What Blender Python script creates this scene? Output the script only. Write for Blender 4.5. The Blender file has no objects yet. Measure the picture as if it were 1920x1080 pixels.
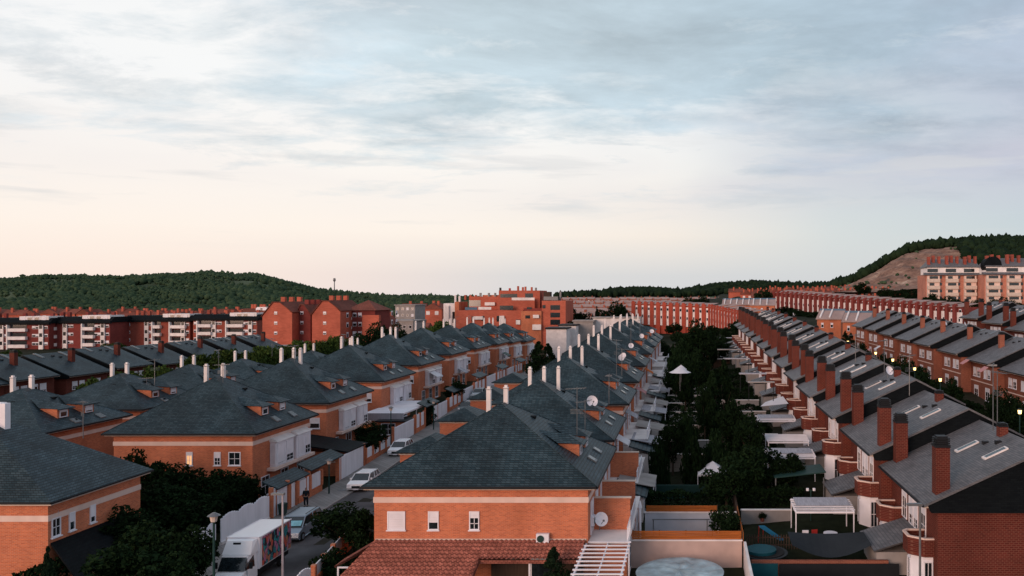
import bpy, math, random
import numpy as np
from mathutils import Vector
R = math.radians
sc = bpy.context.scene
COL = sc.collection
# ------------------------------------------------------------------ camera
H = 19.5
cd = bpy.data.cameras.new('camera'); cam = bpy.data.objects.new('camera', cd); COL.objects.link(cam)
cam.location = (0, 0, H); cam.rotation_euler = (R(90), 0, 0)
cd.sensor_width = 36; cd.lens = 28.125
cd.shift_x = -333 / 1920; cd.shift_y = 15 / 1920      # a view camera looking straight up the street
cd.clip_start = 0.5; cd.clip_end = 9000
sc.camera = cam
sc.view_settings.view_transform = 'Standard'; sc.view_settings.look = 'None'
sc.view_settings.exposure = 0.22; sc.view_settings.gamma = 1
# ------------------------------------------------------------------ world
w = bpy.data.worlds.new("World"); sc.world = w; w.use_nodes = True
nt = w.node_tree; nt.nodes.clear()
def N(t, **k):
    n = nt.nodes.new(t)
    for a, b in k.items(): setattr(n, a, b)
    return n
def LK(a, b): nt.links.new(a, b)
def MA(op, a, b=None, c=None, clamp=False):
    n = N('ShaderNodeMath', operation=op); n.use_clamp = clamp
    for i, x in enumerate((a, b, c)):
        if x is None: continue
        if isinstance(x, (int, float)): n.inputs[i].default_value = x
        else: LK(x, n.inputs[i])
    return n.outputs[0]
def RAMP(fac, stops, interp='EASE'):
    n = N('ShaderNodeValToRGB'); LK(fac, n.inputs[0]); e = n.color_ramp.elements
    n.color_ramp.interpolation = interp
    while len(e) < len(stops): e.new(0.5)
    for i, (p, c) in enumerate(stops):
        e[i].position = p; e[i].color = (*c, 1) if len(c) == 3 else c
    return n.outputs[0]
def MIXC(f, a, b):
    n = N('ShaderNodeMix', data_type='RGBA'); n.clamp_factor = True
    if isinstance(f, (int, float)): n.inputs[0].default_value = f
    else: LK(f, n.inputs[0])
    for i, x in ((6, a), (7, b)):
        if isinstance(x, tuple): n.inputs[i].default_value = (*x, 1)
        else: LK(x, n.inputs[i])
    return n.outputs[2]
SUN_EL, SUN_AZ = 9, 212        # azimuth measured clockwise from +Y: behind the camera, a little to the left
sky = N('ShaderNodeTexSky', sky_type='NISHITA'); sky.sun_disc = False
sky.sun_elevation = R(SUN_EL); sky.sun_rotation = R(SUN_AZ)
tc = N('ShaderNodeTexCoord'); sp = N('ShaderNodeSeparateXYZ'); LK(tc.outputs['Generated'], sp.inputs[0])
X_, Y_, Z_ = sp.outputs
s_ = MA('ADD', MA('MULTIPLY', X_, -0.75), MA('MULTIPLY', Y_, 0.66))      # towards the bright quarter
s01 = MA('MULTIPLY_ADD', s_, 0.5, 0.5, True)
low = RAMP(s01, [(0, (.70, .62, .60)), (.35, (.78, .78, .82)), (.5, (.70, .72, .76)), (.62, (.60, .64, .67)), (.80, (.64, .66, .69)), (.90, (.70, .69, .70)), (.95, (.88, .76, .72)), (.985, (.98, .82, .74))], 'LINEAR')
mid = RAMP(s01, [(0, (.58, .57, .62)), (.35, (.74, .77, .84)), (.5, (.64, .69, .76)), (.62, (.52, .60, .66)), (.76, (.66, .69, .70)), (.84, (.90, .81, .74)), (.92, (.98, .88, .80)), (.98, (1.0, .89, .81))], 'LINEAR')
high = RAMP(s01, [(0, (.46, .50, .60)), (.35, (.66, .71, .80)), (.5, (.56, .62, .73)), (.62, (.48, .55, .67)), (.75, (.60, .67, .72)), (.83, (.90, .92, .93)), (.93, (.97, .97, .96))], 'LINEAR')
z1 = MA('MULTIPLY', MA('SUBTRACT', Z_, 0.025), 1 / 0.05, clamp=True)
z2 = MA('MULTIPLY', MA('SUBTRACT', Z_, 0.07), 1 / 0.16, clamp=True)
base = MIXC(z2, MIXC(z1, low, mid), high)
zz = MA('ADD', MA('MAXIMUM', Z_, 0.0), 0.10)
cmb = N('ShaderNodeCombineXYZ'); LK(MA('DIVIDE', X_, zz), cmb.inputs[0]); LK(MA('DIVIDE', Y_, zz), cmb.inputs[1])
def CN(scale, detail, rough, off, sx=1.0, sy=1.0, dist=0.0, rot=0.25):
    m = N('ShaderNodeMapping'); LK(cmb.outputs[0], m.inputs[0])
    m.inputs['Location'].default_value = (off, off * .7, 0); m.inputs['Scale'].default_value = (sx, sy, 1)
    m.inputs['Rotation'].default_value = (0, 0, rot)
    n = N('ShaderNodeTexNoise'); LK(m.outputs[0], n.inputs['Vector'])
    n.inputs['Scale'].default_value = scale; n.inputs['Detail'].default_value = detail
    n.inputs['Roughness'].default_value = rough; n.inputs['Distortion'].default_value = dist
    return n.outputs['Fac']
n1 = CN(0.75, 10, .60, 5.3, .95, 1.0, .25)
n2 = CN(2.6, 9, .66, 9.1, .75, 1.1, .35)
n3 = CN(0.45, 4, .5, 11.3, 1, 1, .2)
cl = MA('ADD', MA('MULTIPLY', n1, .62), MA('MULTIPLY', n2, .38))
cov = MA('ADD', MA('MULTIPLY', MA('SUBTRACT', .88, s01), .22), MA('MULTIPLY', MA('SUBTRACT', Z_, .175), .62))     # thicker to the upper right
cl = MA('MULTIPLY', MA('ADD', MA('SUBTRACT', cl, .480), cov), 8.5, clamp=True)
hfade = MA('MULTIPLY', MA('SUBTRACT', Z_, 0.085), 1 / 0.07, clamp=True)
ccol = RAMP(s01, [(0, (.48, .52, .60)), (.62, (.37, .46, .57)), (.78, (.42, .53, .61)), (.92, (.50, .61, .67)), (1, (.60, .69, .74))], 'LINEAR')
cmod = N('ShaderNodeVectorMath', operation='SCALE'); LK(ccol, cmod.inputs[0])
n5 = CN(1.5, 10, .62, 21.7, .8, 1.0, .3)
LK(MA('ADD', MA('MULTIPLY', MA('SUBTRACT', n5, .5), 1.5), 1.04), cmod.inputs['Scale'])
base = MIXC(MA('MULTIPLY', MA('MULTIPLY', cl, hfade), .88), base, cmod.outputs[0])
wisp = MA('MULTIPLY', MA('SUBTRACT', n2, .57), 8.0, clamp=True)
base = MIXC(MA('MULTIPLY', MA('MULTIPLY', wisp, hfade), .38), base, (.80, .84, .86))
pink = MA('MULTIPLY', MA('SUBTRACT', n3, .42), 5.0, clamp=True)
pink = MA('MULTIPLY', pink, 1.0)
base = MIXC(MA('MULTIPLY', MA('MULTIPLY', pink, hfade), MA('MULTIPLY_ADD', s01, -1.6, 1.75, True)), base, (.60, .57, .66))
# low dark streak clouds near the horizon on the left, and pale pink ones on the right
m4 = N('ShaderNodeMapping'); LK(tc.outputs['Generated'], m4.inputs[0]); m4.inputs['Scale'].default_value = (3.4, 3.4, 38)
m4.inputs['Location'].default_value = (4.3, 1.1, .4)
n4 = N('ShaderNodeTexNoise'); LK(m4.outputs[0], n4.inputs['Vector']); n4.inputs['Scale'].default_value = 1.3; n4.inputs['Detail'].default_value = 6
st = MA('MULTIPLY', MA('SUBTRACT', n4.outputs['Fac'], .56), 9, clamp=True)
band = MA('MULTIPLY', MA('MULTIPLY', MA('SUBTRACT', Z_, .05), 22, clamp=True), MA('MULTIPLY', MA('SUBTRACT', .22, Z_), 14, clamp=True))
base = MIXC(MA('MULTIPLY', MA('MULTIPLY', st, band), .55), base, (.68, .68, .69))
# unseen sky overhead, darkened to cut ambient light on roofs and ground
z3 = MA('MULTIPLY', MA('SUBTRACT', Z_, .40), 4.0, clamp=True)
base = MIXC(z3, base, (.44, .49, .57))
# the real sky model carries part of the light
nsk = N('ShaderNodeVectorMath', operation='SCALE'); LK(sky.outputs[0], nsk.inputs[0]); nsk.inputs['Scale'].default_value = 0.10
base = MIXC(.10, base, nsk.outputs[0])
# below the horizon: dark earth
base = MIXC(MA('MULTIPLY', Z_, -40, clamp=True), base, (.10, .09, .08))
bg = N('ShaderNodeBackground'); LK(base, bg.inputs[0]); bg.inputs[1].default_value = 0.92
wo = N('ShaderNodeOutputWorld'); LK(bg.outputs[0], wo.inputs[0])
# ------------------------------------------------------------------ sun: the last warm glow
sl = bpy.data.lights.new('sun', 'SUN'); sun = bpy.data.objects.new('sun', sl); COL.objects.link(sun)
sl.energy = 2.35; sl.angle = R(40); sl.color = (1, .64, .48)
sun.rotation_euler = (R(90 - SUN_EL), 0, R(180 - SUN_AZ))
# ================================================================== materials
MATS = {}
def pbsdf(name):
    m = bpy.data.materials.new(name); m.use_nodes = True
    MATS[name] = m
    return m, m.node_tree, m.node_tree.nodes['Principled BSDF']
def coords(t, sc3=(1, 1, 1), fold=True):
    """object coordinates folded so that courses run level on any upright or sloping face"""
    c = t.nodes.new('ShaderNodeTexCoord')
    if not fold:
        return c.outputs['Object']
    s = t.nodes.new('ShaderNodeSeparateXYZ'); t.links.new(c.outputs['Object'], s.inputs[0])
    a = t.nodes.new('ShaderNodeMath'); a.operation = 'ADD'
    t.links.new(s.outputs[0], a.inputs[0]); t.links.new(s.outputs[1], a.inputs[1])
    k = t.nodes.new('ShaderNodeCombineXYZ'); t.links.new(a.outputs[0], k.inputs[0]); t.links.new(s.outputs[2], k.inputs[1])
    return k.outputs[0]
def noise_mul(t, col_out, amount, scale, detail=5, objrand=0.0, stretch=(1, 1, 1)):
    c = t.nodes.new('ShaderNodeTexCoord'); mp = t.nodes.new('ShaderNodeMapping')
    mp.inputs['Scale'].default_value = stretch
    t.links.new(c.outputs['Object'], mp.inputs[0])
    n = t.nodes.new('ShaderNodeTexNoise'); n.inputs['Scale'].default_value = scale; n.inputs['Detail'].default_value = detail
    n.noise_dimensions = '4D'
    oi = t.nodes.new('ShaderNodeObjectInfo'); mm = t.nodes.new('ShaderNodeMath'); mm.operation = 'MULTIPLY'; mm.inputs[1].default_value = 50
    t.links.new(oi.outputs['Random'], mm.inputs[0]); t.links.new(mm.outputs[0], n.inputs['W'])
    t.links.new(mp.outputs[0], n.inputs['Vector'])
    r = t.nodes.new('ShaderNodeMapRange'); r.inputs[1].default_value = .3; r.inputs[2].default_value = .7
    r.inputs[3].default_value = 1 - amount; r.inputs[4].default_value = 1 + amount
    t.links.new(n.outputs['Fac'], r.inputs[0])
    f = r.outputs[0]
    if objrand:
        r2 = t.nodes.new('ShaderNodeMapRange'); r2.inputs[3].default_value = 1 - objrand; r2.inputs[4].default_value = 1 + objrand
        t.links.new(oi.outputs['Random'], r2.inputs[0])
        q = t.nodes.new('ShaderNodeMath'); q.operation = 'MULTIPLY'; t.links.new(f, q.inputs[0]); t.links.new(r2.outputs[0], q.inputs[1]); f = q.outputs[0]
    v = t.nodes.new('ShaderNodeVectorMath'); v.operation = 'SCALE'
    t.links.new(col_out, v.inputs[0]); t.links.new(f, v.inputs['Scale'])
    return v.outputs[0]
def plain(name, col, rough=.7, amount=.12, scale=1.5, metal=0, spec=.15, objrand=0.0, stretch=(1, 1, 1), bump=0):
    m, t, b = pbsdf(name)
    rgb = t.nodes.new('ShaderNodeRGB'); rgb.outputs[0].default_value = (*col, 1)
    o = noise_mul(t, rgb.outputs[0], amount, scale, 5, objrand, stretch)
    t.links.new(o, b.inputs['Base Color'])
    b.inputs['Roughness'].default_value = rough; b.inputs['Metallic'].default_value = metal
    b.inputs['Specular IOR Level'].default_value = spec
    return m
def coursed(name, c1, c2, mortar, bw, rh, ms, rough=.8, amount=.15, scale=.4, spec=.08, bumpd=.01, objrand=.06, bias=0, stretch=(1, 1, 1)):
    m, t, b = pbsdf(name)
    k = coords(t)
    br = t.nodes.new('ShaderNodeTexBrick'); t.links.new(k, br.inputs['Vector'])
    br.inputs['Color1'].default_value = (*c1, 1); br.inputs['Color2'].default_value = (*c2, 1); br.inputs['Mortar'].default_value = (*mortar, 1)
    br.inputs['Scale'].default_value = 1; br.inputs['Brick Width'].default_value = bw; br.inputs['Row Height'].default_value = rh
    br.inputs['Mortar Size'].default_value = ms; br.inputs['Bias'].default_value = bias; br.inputs['Mortar Smooth'].default_value = .3
    o = noise_mul(t, br.outputs['Color'], amount, scale, 6, objrand, stretch)
    t.links.new(o, b.inputs['Base Color'])
    b.inputs['Roughness'].default_value = rough; b.inputs['Specular IOR Level'].default_value = spec
    bp = t.nodes.new('ShaderNodeBump'); bp.inputs['Strength'].default_value = .5; bp.inputs['Distance'].default_value = bumpd
    iv = t.nodes.new('ShaderNodeMath'); iv.operation = 'SUBTRACT'; iv.inputs[0].default_value = 1; t.links.new(br.outputs['Fac'], iv.inputs[1])
    t.links.new(iv.outputs[0], bp.inputs['Height']); t.links.new(bp.outputs[0], b.inputs['Normal'])
    return m
slate = coursed('slate', (.014, .033, .043), (.040, .068, .082), (.004, .009, .012), .32, .12, .018, rough=.50, amount=.42, scale=.5, spec=.20, bumpd=.025, objrand=.16)
greytile = coursed('grey_tile', (.11, .115, .125), (.165, .163, .172), (.07, .07, .075), .35, .075, .008, rough=.6, amount=.20, scale=.9, spec=.2, bumpd=.008)
darkslate = coursed('dark_slate', (.004, .006, .008), (.007, .010, .012), (.003, .004, .005), .4, .14, .012, rough=.65, amount=.2, scale=.5)
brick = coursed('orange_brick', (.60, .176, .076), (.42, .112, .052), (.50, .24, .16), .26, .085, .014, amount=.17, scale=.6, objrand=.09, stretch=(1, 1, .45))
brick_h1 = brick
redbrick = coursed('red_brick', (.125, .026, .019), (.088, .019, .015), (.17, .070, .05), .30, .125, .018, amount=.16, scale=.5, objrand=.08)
farbrick = coursed('far_brick', (.46, .125, .080), (.38, .10, .064), (.38, .12, .08), .8, .30, .012, amount=.14, scale=.25, objrand=.10)
deepbrick = coursed('deep_red_brick', (.22, .052, .045), (.18, .042, .038), (.17, .05, .04), .8, .30, .012, amount=.14, scale=.25, objrand=.10)
midbrick = coursed('mid_red_brick', (.32, .085, .062), (.26, .068, .05), (.28, .09, .06), .8, .30, .012, amount=.14, scale=.25, objrand=.1)
farred = coursed('far_red_brick', (.40, .080, .050), (.33, .064, .042), (.35, .09, .06), .8, .30, .012, amount=.14, scale=.25, objrand=.08)
palebrick = coursed('pale_brick', (.50, .22, .16), (.42, .17, .12), (.45, .25, .2), .8, .30, .012, amount=.14, scale=.25, objrand=.1)
tanbrick = coursed('tan_brick', (.27, .085, .055), (.20, .062, .042), (.36, .18, .12), .3, .10, .012, amount=.16, scale=.4, objrand=.10)
terracotta = coursed('clay_tile', (.37, .135, .098), (.25, .086, .062), (.12, .04, .03), .25, .12, .02, rough=.75, amount=.25, scale=1.4)
farroof = coursed('far_roof_tile', (.24, .080, .056), (.18, .062, .045), (.09, .035, .028), .5, .25, .03, amount=.25, scale=.2, objrand=.15)
paleroof = coursed('pale_roof', (.42, .30, .27), (.36, .27, .25), (.25, .18, .17), .6, .25, .03, amount=.15, scale=.3, objrand=.1)
band_m = plain('stone_band', (.72, .55, .48), .8, .10, 1.2, stretch=(1, 1, .3))
cream = plain('cream_paint', (.60, .50, .43), .7, .08, 1)
white = plain('white_paint', (.76, .75, .80), .5, .10, .9, objrand=.05)
whitem = plain('white_metal', (.76, .77, .83), .4, .10, .6, objrand=.05, stretch=(3, 3, .4))
stucco_w = plain('white_stucco', (.74, .70, .69), .85, .14, .8, objrand=.05)
stucco_p = plain('pink_stucco', (.50, .37, .33), .9, .16, .7)
stucco_b = plain('blue_white_stucco', (.50, .53, .60), .85, .10, .8)
glass = plain('window_glass', (.012, .018, .022), .08, .5, 3, spec=.8)
blackm = plain('black_metal', (.015, .017, .02), .5, .1)
steel = plain('dull_steel', (.16, .17, .18), .4, .15, 3, metal=.4)
greenp = plain('green_paint', (.018, .05, .045), .5, .1)
pinkpole = plain('weathered_pole', (.42, .38, .40), .5, .15, 3)
asphalt = plain('asphalt', (.085, .082, .088), .9, .38, .45)
pave = coursed('paving', (.24, .225, .22), (.19, .18, .175), (.10, .095, .09), .6, .5, .02, amount=.22, bumpd=.002)
concrete = plain('concrete', (.30, .28, .27), .9, .18, .8)
beige = coursed('beige_patio', (.34, .29, .25), (.30, .26, .23), (.2, .17, .15), .8, .5, .02, amount=.1)
woodf = plain('orange_wood', (.36, .105, .022), .7, .3, 2, stretch=(.3, 1, 6))
darkwood = plain('dark_wood', (.06, .04, .03), .8, .25, 2, stretch=(6, 6, .5))
bark = plain('bark', (.05, .035, .025), .9, .25, 4)
soil = plain('dark_soil', (.03, .027, .02), .95, .3, .4)
shade = plain('grey_sail_cloth', (.022, .028, .034), .9, .1, .6)
canvas = plain('white_canvas', (.62, .62, .66), .8, .07, 1)
greycan = plain('striped_canvas', (.36, .36, .40), .8, .2, 1.2, stretch=(8, 1, 1))
poolcover = plain('pool_cover', (.30, .40, .44), .45, .45, 1.1, spec=.6)
pool = plain('pool_water', (.01, .14, .20), .1, .2, 1, spec=.5)
teal = plain('teal_screen', (.008, .07, .09), .6, .2, 1)
bluep = plain('blue_plastic', (.012, .13, .24), .4, .05)
redp = plain('red_plastic', (.38, .035, .03), .5, .1)
rubber = plain('rubber', (.02, .02, .02), .8, .1)
silver = plain('silver_paint', (.26, .32, .38), .28, .03, 1, metal=.55, spec=.5)
carwhite = plain('white_car_paint', (.78, .79, .82), .25, .03, 1, spec=.5)
cardark = plain('dark_car_paint', (.02, .035, .045), .22, .03, 1, spec=.5)
cargrey = plain('grey_car_paint', (.30, .34, .38), .25, .03, 1, spec=.5)
bluemetal = plain('blue_roof_metal', (.08, .16, .24), .5, .1)
sunshade = plain('windscreen_sunshade', (.22, .48, .56), .25, .3, 2)
skin = plain('skin', (.35, .20, .14), .6, .03)
clothd = plain('dark_cloth', (.012, .018, .024), .9, .1)
awning_m = plain('pale_red_awning', (.50, .25, .25), .85, .1, 2, stretch=(1, 10, 1))
awning_o = plain('orange_awning', (.55, .14, .03), .85, .1, 2)
def emis(name, col, st):
    m, t, b = pbsdf(name)
    b.inputs['Base Color'].default_value = (*col, 1)
    b.inputs['Emission Color'].default_value = (*col, 1); b.inputs['Emission Strength'].default_value = st
    return m
lampglow = emis('lamp_glow', (1.0, .66, .24), 3.2)
litwin = emis('lit_window', (1.0, .55, .25), .55)
whitelight = emis('small_white_light', (.8, .9, 1.0), 6)
def foliage(name, c0, c1, trans=.25):
    m, t, b = pbsdf(name)
    g = t.nodes.new('ShaderNodeNewGeometry'); c = t.nodes.new('ShaderNodeTexCoord')
    n = t.nodes.new('ShaderNodeTexNoise'); n.inputs['Scale'].default_value = .9; n.inputs['Detail'].default_value = 3
    t.links.new(c.outputs['Object'], n.inputs['Vector'])
    a = t.nodes.new('ShaderNodeMath'); a.operation = 'MULTIPLY_ADD'; a.inputs[1].default_value = .45
    t.links.new(g.outputs['Random Per Island'], a.inputs[0]); 
    s = t.nodes.new('ShaderNodeMath'); s.operation = 'MULTIPLY'; s.inputs[1].default_value = .6
    t.links.new(n.outputs['Fac'], s.inputs[0]); t.links.new(s.outputs[0], a.inputs[2])
    r = t.nodes.new('ShaderNodeValToRGB'); e = r.color_ramp.elements
    e[0].position = .15; e[0].color = (*c0, 1); e[1].position = .85; e[1].color = (*c1, 1)
    t.links.new(a.outputs[0], r.inputs[0])
    oi = t.nodes.new('ShaderNodeObjectInfo'); mr = t.nodes.new('ShaderNodeMapRange'); mr.inputs[3].default_value = .75; mr.inputs[4].default_value = 1.25
    t.links.new(oi.outputs['Random'], mr.inputs[0])
    v = t.nodes.new('ShaderNodeVectorMath'); v.operation = 'SCALE'; t.links.new(r.outputs[0], v.inputs[0]); t.links.new(mr.outputs[0], v.inputs['Scale'])
    t.links.new(v.outputs[0], b.inputs['Base Color']); b.inputs['Roughness'].default_value = .85; b.inputs['Specular IOR Level'].default_value = .03
    return m
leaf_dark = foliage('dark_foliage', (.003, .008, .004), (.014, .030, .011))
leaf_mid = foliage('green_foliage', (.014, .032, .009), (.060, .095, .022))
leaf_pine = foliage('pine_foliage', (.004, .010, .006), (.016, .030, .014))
leaf_hill = foliage('hill_foliage', (.020, .042, .026), (.060, .098, .052))
# graffiti: irregular coloured patches sprayed over the box side
def graffiti():
    m, t, b = pbsdf('sprayed_graffiti')
    c = t.nodes.new('ShaderNodeTexCoord'); mp = t.nodes.new('ShaderNodeMapping'); mp.inputs['Scale'].default_value = (1, 1.9, 1.1)
    mp.inputs['Rotation'].default_value = (.5, 0, 0)
    t.links.new(c.outputs['Object'], mp.inputs[0])
    nz = t.nodes.new('ShaderNodeTexNoise'); nz.inputs['Scale'].default_value = 1.5; t.links.new(mp.outputs[0], nz.inputs['Vector'])
    ad = t.nodes.new('ShaderNodeMix'); ad.data_type = 'RGBA'; ad.blend_type = 'ADD'; ad.inputs[0].default_value = .55
    t.links.new(mp.outputs[0], ad.inputs[6]); t.links.new(nz.outputs['Color'], ad.inputs[7])
    v = t.nodes.new('ShaderNodeTexVoronoi'); v.inputs['Scale'].default_value = 1.9; t.links.new(ad.outputs[2], v.inputs['Vector'])
    s = t.nodes.new('ShaderNodeSeparateColor'); t.links.new(v.outputs['Color'], s.inputs[0])
    r = t.nodes.new('ShaderNodeValToRGB'); r.color_ramp.interpolation = 'CONSTANT'; e = r.color_ramp.elements
    cols = [(.0, (.02, .25, .30)), (.22, (.45, .18, .30)), (.42, (.55, .10, .07)), (.55, (.48, .20, .12)), (.7, (.50, .25, .36)), (.84, (.02, .02, .03)), (.92, (.03, .30, .33))]
    while len(e) < len(cols): e.new(.5)
    for i, (p, k) in enumerate(cols): e[i].position = p; e[i].color = (*k, 1)
    t.links.new(s.outputs[0], r.inputs[0])
    v2 = t.nodes.new('ShaderNodeTexVoronoi'); v2.feature = 'DISTANCE_TO_EDGE'; v2.inputs['Scale'].default_value = 1.9; t.links.new(ad.outputs[2], v2.inputs['Vector'])
    lt = t.nodes.new('ShaderNodeMath'); lt.operation = 'LESS_THAN'; lt.inputs[1].default_value = .045; t.links.new(v2.outputs['Distance'], lt.inputs[0])
    mx = t.nodes.new('ShaderNodeMix'); mx.data_type = 'RGBA'; t.links.new(lt.outputs[0], mx.inputs[0]); t.links.new(r.outputs[0], mx.inputs[6]); mx.inputs[7].default_value = (.02, .02, .03, 1)
    t.links.new(mx.outputs[2], b.inputs['Base Color']); b.inputs['Roughness'].default_value = .5
    return m
graff = graffiti()
# ground: dry grass, soil and paving patches
def ground_mat():
    m, t, b = pbsdf('ground_cover')
    c = t.nodes.new('ShaderNodeTexCoord')
    n = t.nodes.new('ShaderNodeTexNoise'); n.inputs['Scale'].default_value = .06; n.inputs['Detail'].default_value = 8; t.links.new(c.outputs['Object'], n.inputs['Vector'])
    r = t.nodes.new('ShaderNodeValToRGB'); e = r.color_ramp.elements; e.new(.5)
    for i, (p, k) in enumerate([(.35, (.010, .016, .008)), (.52, (.022, .024, .014)), (.68, (.045, .038, .028))]): e[i].position = p; e[i].color = (*k, 1)
    t.links.new(n.outputs['Fac'], r.inputs[0]); o = noise_mul(t, r.outputs[0], .3, 1.3)
    t.links.new(o, b.inputs['Base Color']); b.inputs['Roughness'].default_value = .95; b.inputs['Specular IOR Level'].default_value = .05
    return m
ground_m = ground_mat()
def rock_mat():
    m, t, b = pbsdf('bare_earth')
    c = t.nodes.new('ShaderNodeTexCoord'); mp = t.nodes.new('ShaderNodeMapping'); mp.inputs['Scale'].default_value = (1, 1, 3)
    t.links.new(c.outputs['Object'], mp.inputs[0])
    n = t.nodes.new('ShaderNodeTexNoise'); n.inputs['Scale'].default_value = .05; n.inputs['Detail'].default_value = 12; n.inputs['Roughness'].default_value = .78; t.links.new(mp.outputs[0], n.inputs['Vector'])
    r = t.nodes.new('ShaderNodeValToRGB'); e = r.color_ramp.elements; e.new(.5); e.new(.6)
    for i, (p, k) in enumerate([(.36, (.035, .035, .022)), (.44, (.15, .075, .050)), (.55, (.26, .145, .098)), (.66, (.46, .34, .26))]): e[i].position = p; e[i].color = (*k, 1)
    t.links.new(n.outputs['Fac'], r.inputs[0]); t.links.new(r.outputs[0], b.inputs['Base Color']); b.inputs['Roughness'].default_value = .95
    return m
rock_m = rock_mat()
hill_m = plain('hill_scrub', (.055, .080, .042), .95, .5, .02)
# ================================================================== mesh helpers
class MB:
    def __init__(s, mx=1): s.v = []; s.f = []; s.mx = mx
    def p(s, *pts):
        i = len(s.v); s.v += [(s.mx * a[0], a[1], a[2]) for a in pts]; return i
    def face(s, *pts):
        i = s.p(*pts); s.f.append(tuple(range(i, i + len(pts)))); return s
    def box(s, x0, x1, y0, y1, z0, z1):
        i = s.p((x0, y0, z0), (x1, y0, z0), (x1, y1, z0), (x0, y1, z0), (x0, y0, z1), (x1, y0, z1), (x1, y1, z1), (x0, y1, z1))
        for q in ((0, 3, 2, 1), (4, 5, 6, 7), (0, 1, 5, 4), (1, 2, 6, 5), (2, 3, 7, 6), (3, 0, 4, 7)): s.f.append(tuple(i + k for k in q))
        return s
    def hexa(s, pts):
        i = s.p(*pts)
        for q in ((0, 3, 2, 1), (4, 5, 6, 7), (0, 1, 5, 4), (1, 2, 6, 5), (2, 3, 7, 6), (3, 0, 4, 7)): s.f.append(tuple(i + k for k in q))
        return s
    def prism(s, poly, a0, a1, axis='z'):
        n = len(poly)
        def m(u, v, a): return (u, v, a) if axis == 'z' else ((u, a, v) if axis == 'y' else (a, u, v))
        i = s.p(*[m(u, v, a0) for u, v in poly], *[m(u, v, a1) for u, v in poly])
        s.f.append(tuple(range(i + n - 1, i - 1, -1))); s.f.append(tuple(range(i + n, i + 2 * n)))
        for k in range(n): s.f.append((i + k, i + (k + 1) % n, i + n + (k + 1) % n, i + n + k))
        return s
    def cyl(s, x, y, z0, z1, r, n=8, r2=None):
        r2 = r if r2 is None else r2
        a = [(x + r * math.cos(2 * math.pi * k / n), y + r * math.sin(2 * math.pi * k / n), z0) for k in range(n)]
        b = [(x + r2 * math.cos(2 * math.pi * k / n), y + r2 * math.sin(2 * math.pi * k / n), z1) for k in range(n)]
        i = s.p(*a, *b); s.f.append(tuple(range(i + n - 1, i - 1, -1))); s.f.append(tuple(range(i + n, i + 2 * n)))
        for k in range(n): s.f.append((i + k, i + (k + 1) % n, i + n + (k + 1) % n, i + n + k))
        return s
    def tube(s, p, q, r, n=6, r2=None):
        r2 = r if r2 is None else r2
        p = Vector(p); q = Vector(q); d = (q - p).normalized(); u = d.orthogonal().normalized(); v = d.cross(u)
        a = [p + (u * math.cos(2 * math.pi * k / n) + v * math.sin(2 * math.pi * k / n)) * r for k in range(n)]
        b = [q + (u * math.cos(2 * math.pi * k / n) + v * math.sin(2 * math.pi * k / n)) * r2 for k in range(n)]
        i = s.p(*a, *b); s.f.append(tuple(range(i + n - 1, i - 1, -1))); s.f.append(tuple(range(i + n, i + 2 * n)))
        for k in range(n): s.f.append((i + k, i + (k + 1) % n, i + n + (k + 1) % n, i + n + k))
        return s
    def ring(s, x0, x1, z0, z1, t, y0, y1):       # an upright frame
        s.box(x0, x1, y0, y1, z1 - t, z1); s.box(x0, x1, y0, y1, z0, z0 + t)
        s.box(x0, x0 + t, y0, y1, z0 + t, z1 - t); s.box(x1 - t, x1, y0, y1, z0 + t, z1 - t)
        return s
    def mesh(s, name, mat):
        me = bpy.data.meshes.new(name); me.from_pydata(s.v, [], s.f); me.materials.append(mat); return me
KIDS = {}
def tag(o, label=None, cat=None, group=None, kind=None):
    if label: o['label'] = label
    if cat: o['category'] = cat
    if group: o['group'] = group
    if kind: o['kind'] = kind
    return o
def ob(name, data, parent=None, loc=(0, 0, 0), rz=0):
    o = bpy.data.objects.new(name, data); COL.objects.link(o); o.location = loc
    if rz: o.rotation_euler = (0, 0, rz)
    if parent is not None: o.parent = parent; KIDS.setdefault(parent.name, []).append(o)
    return o
def thing(name, label, cat, loc=(0, 0, 0), rz=0, group=None):
    return tag(ob(name, None, None, loc, rz), label, cat, group)
def part(name, mb, mat, parent, loc=(0, 0, 0), rz=0, label=None):
    me = mb if isinstance(mb, bpy.types.Mesh) else mb.mesh(name, mat)
    o = ob(name, me, parent, loc, rz)
    if label: o['label'] = label
    return o
def single(name, mb, mat, label, cat, loc=(0, 0, 0), rz=0, group=None):
    me = mb if isinstance(mb, bpy.types.Mesh) else mb.mesh(name, mat)
    return tag(ob(name, me, None, loc, rz), label, cat, group)
def struct(name, me, mat=None):
    if not isinstance(me, bpy.types.Mesh): me = me.mesh(name, mat)
    return tag(ob(name, me), kind='structure')
def copy_tree(o, parent=None, label=None, loc=None, rz=None, scale=None, group=None):
    c = o.copy(); COL.objects.link(c)
    if parent is not None: c.parent = parent; KIDS.setdefault(parent.name, []).append(c)
    if label: c['label'] = label
    if group: c['group'] = group
    if loc is not None: c.location = loc
    if rz is not None: c.rotation_euler = (0, 0, rz)
    if scale is not None: c.scale = scale if isinstance(scale, tuple) else (scale,) * 3
    for ch in KIDS.get(o.name, []): copy_tree(ch, c)
    return c
class Proto:            # the first placement moves the thing itself, later ones copy it and its parts
    def __init__(s, o): s.o = o; s.used = False
    def put(s, label, loc, rz=0, scale=None, group=None):
        if s.used: return copy_tree(s.o, None, label, loc, rz, scale, group)
        s.used = True; o = s.o; o['label'] = label; o.location = loc; o.rotation_euler = (0, 0, rz)
        if group: o['group'] = group
        if scale is not None: o.scale = scale if isinstance(scale, tuple) else (scale,) * 3
        return o
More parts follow.
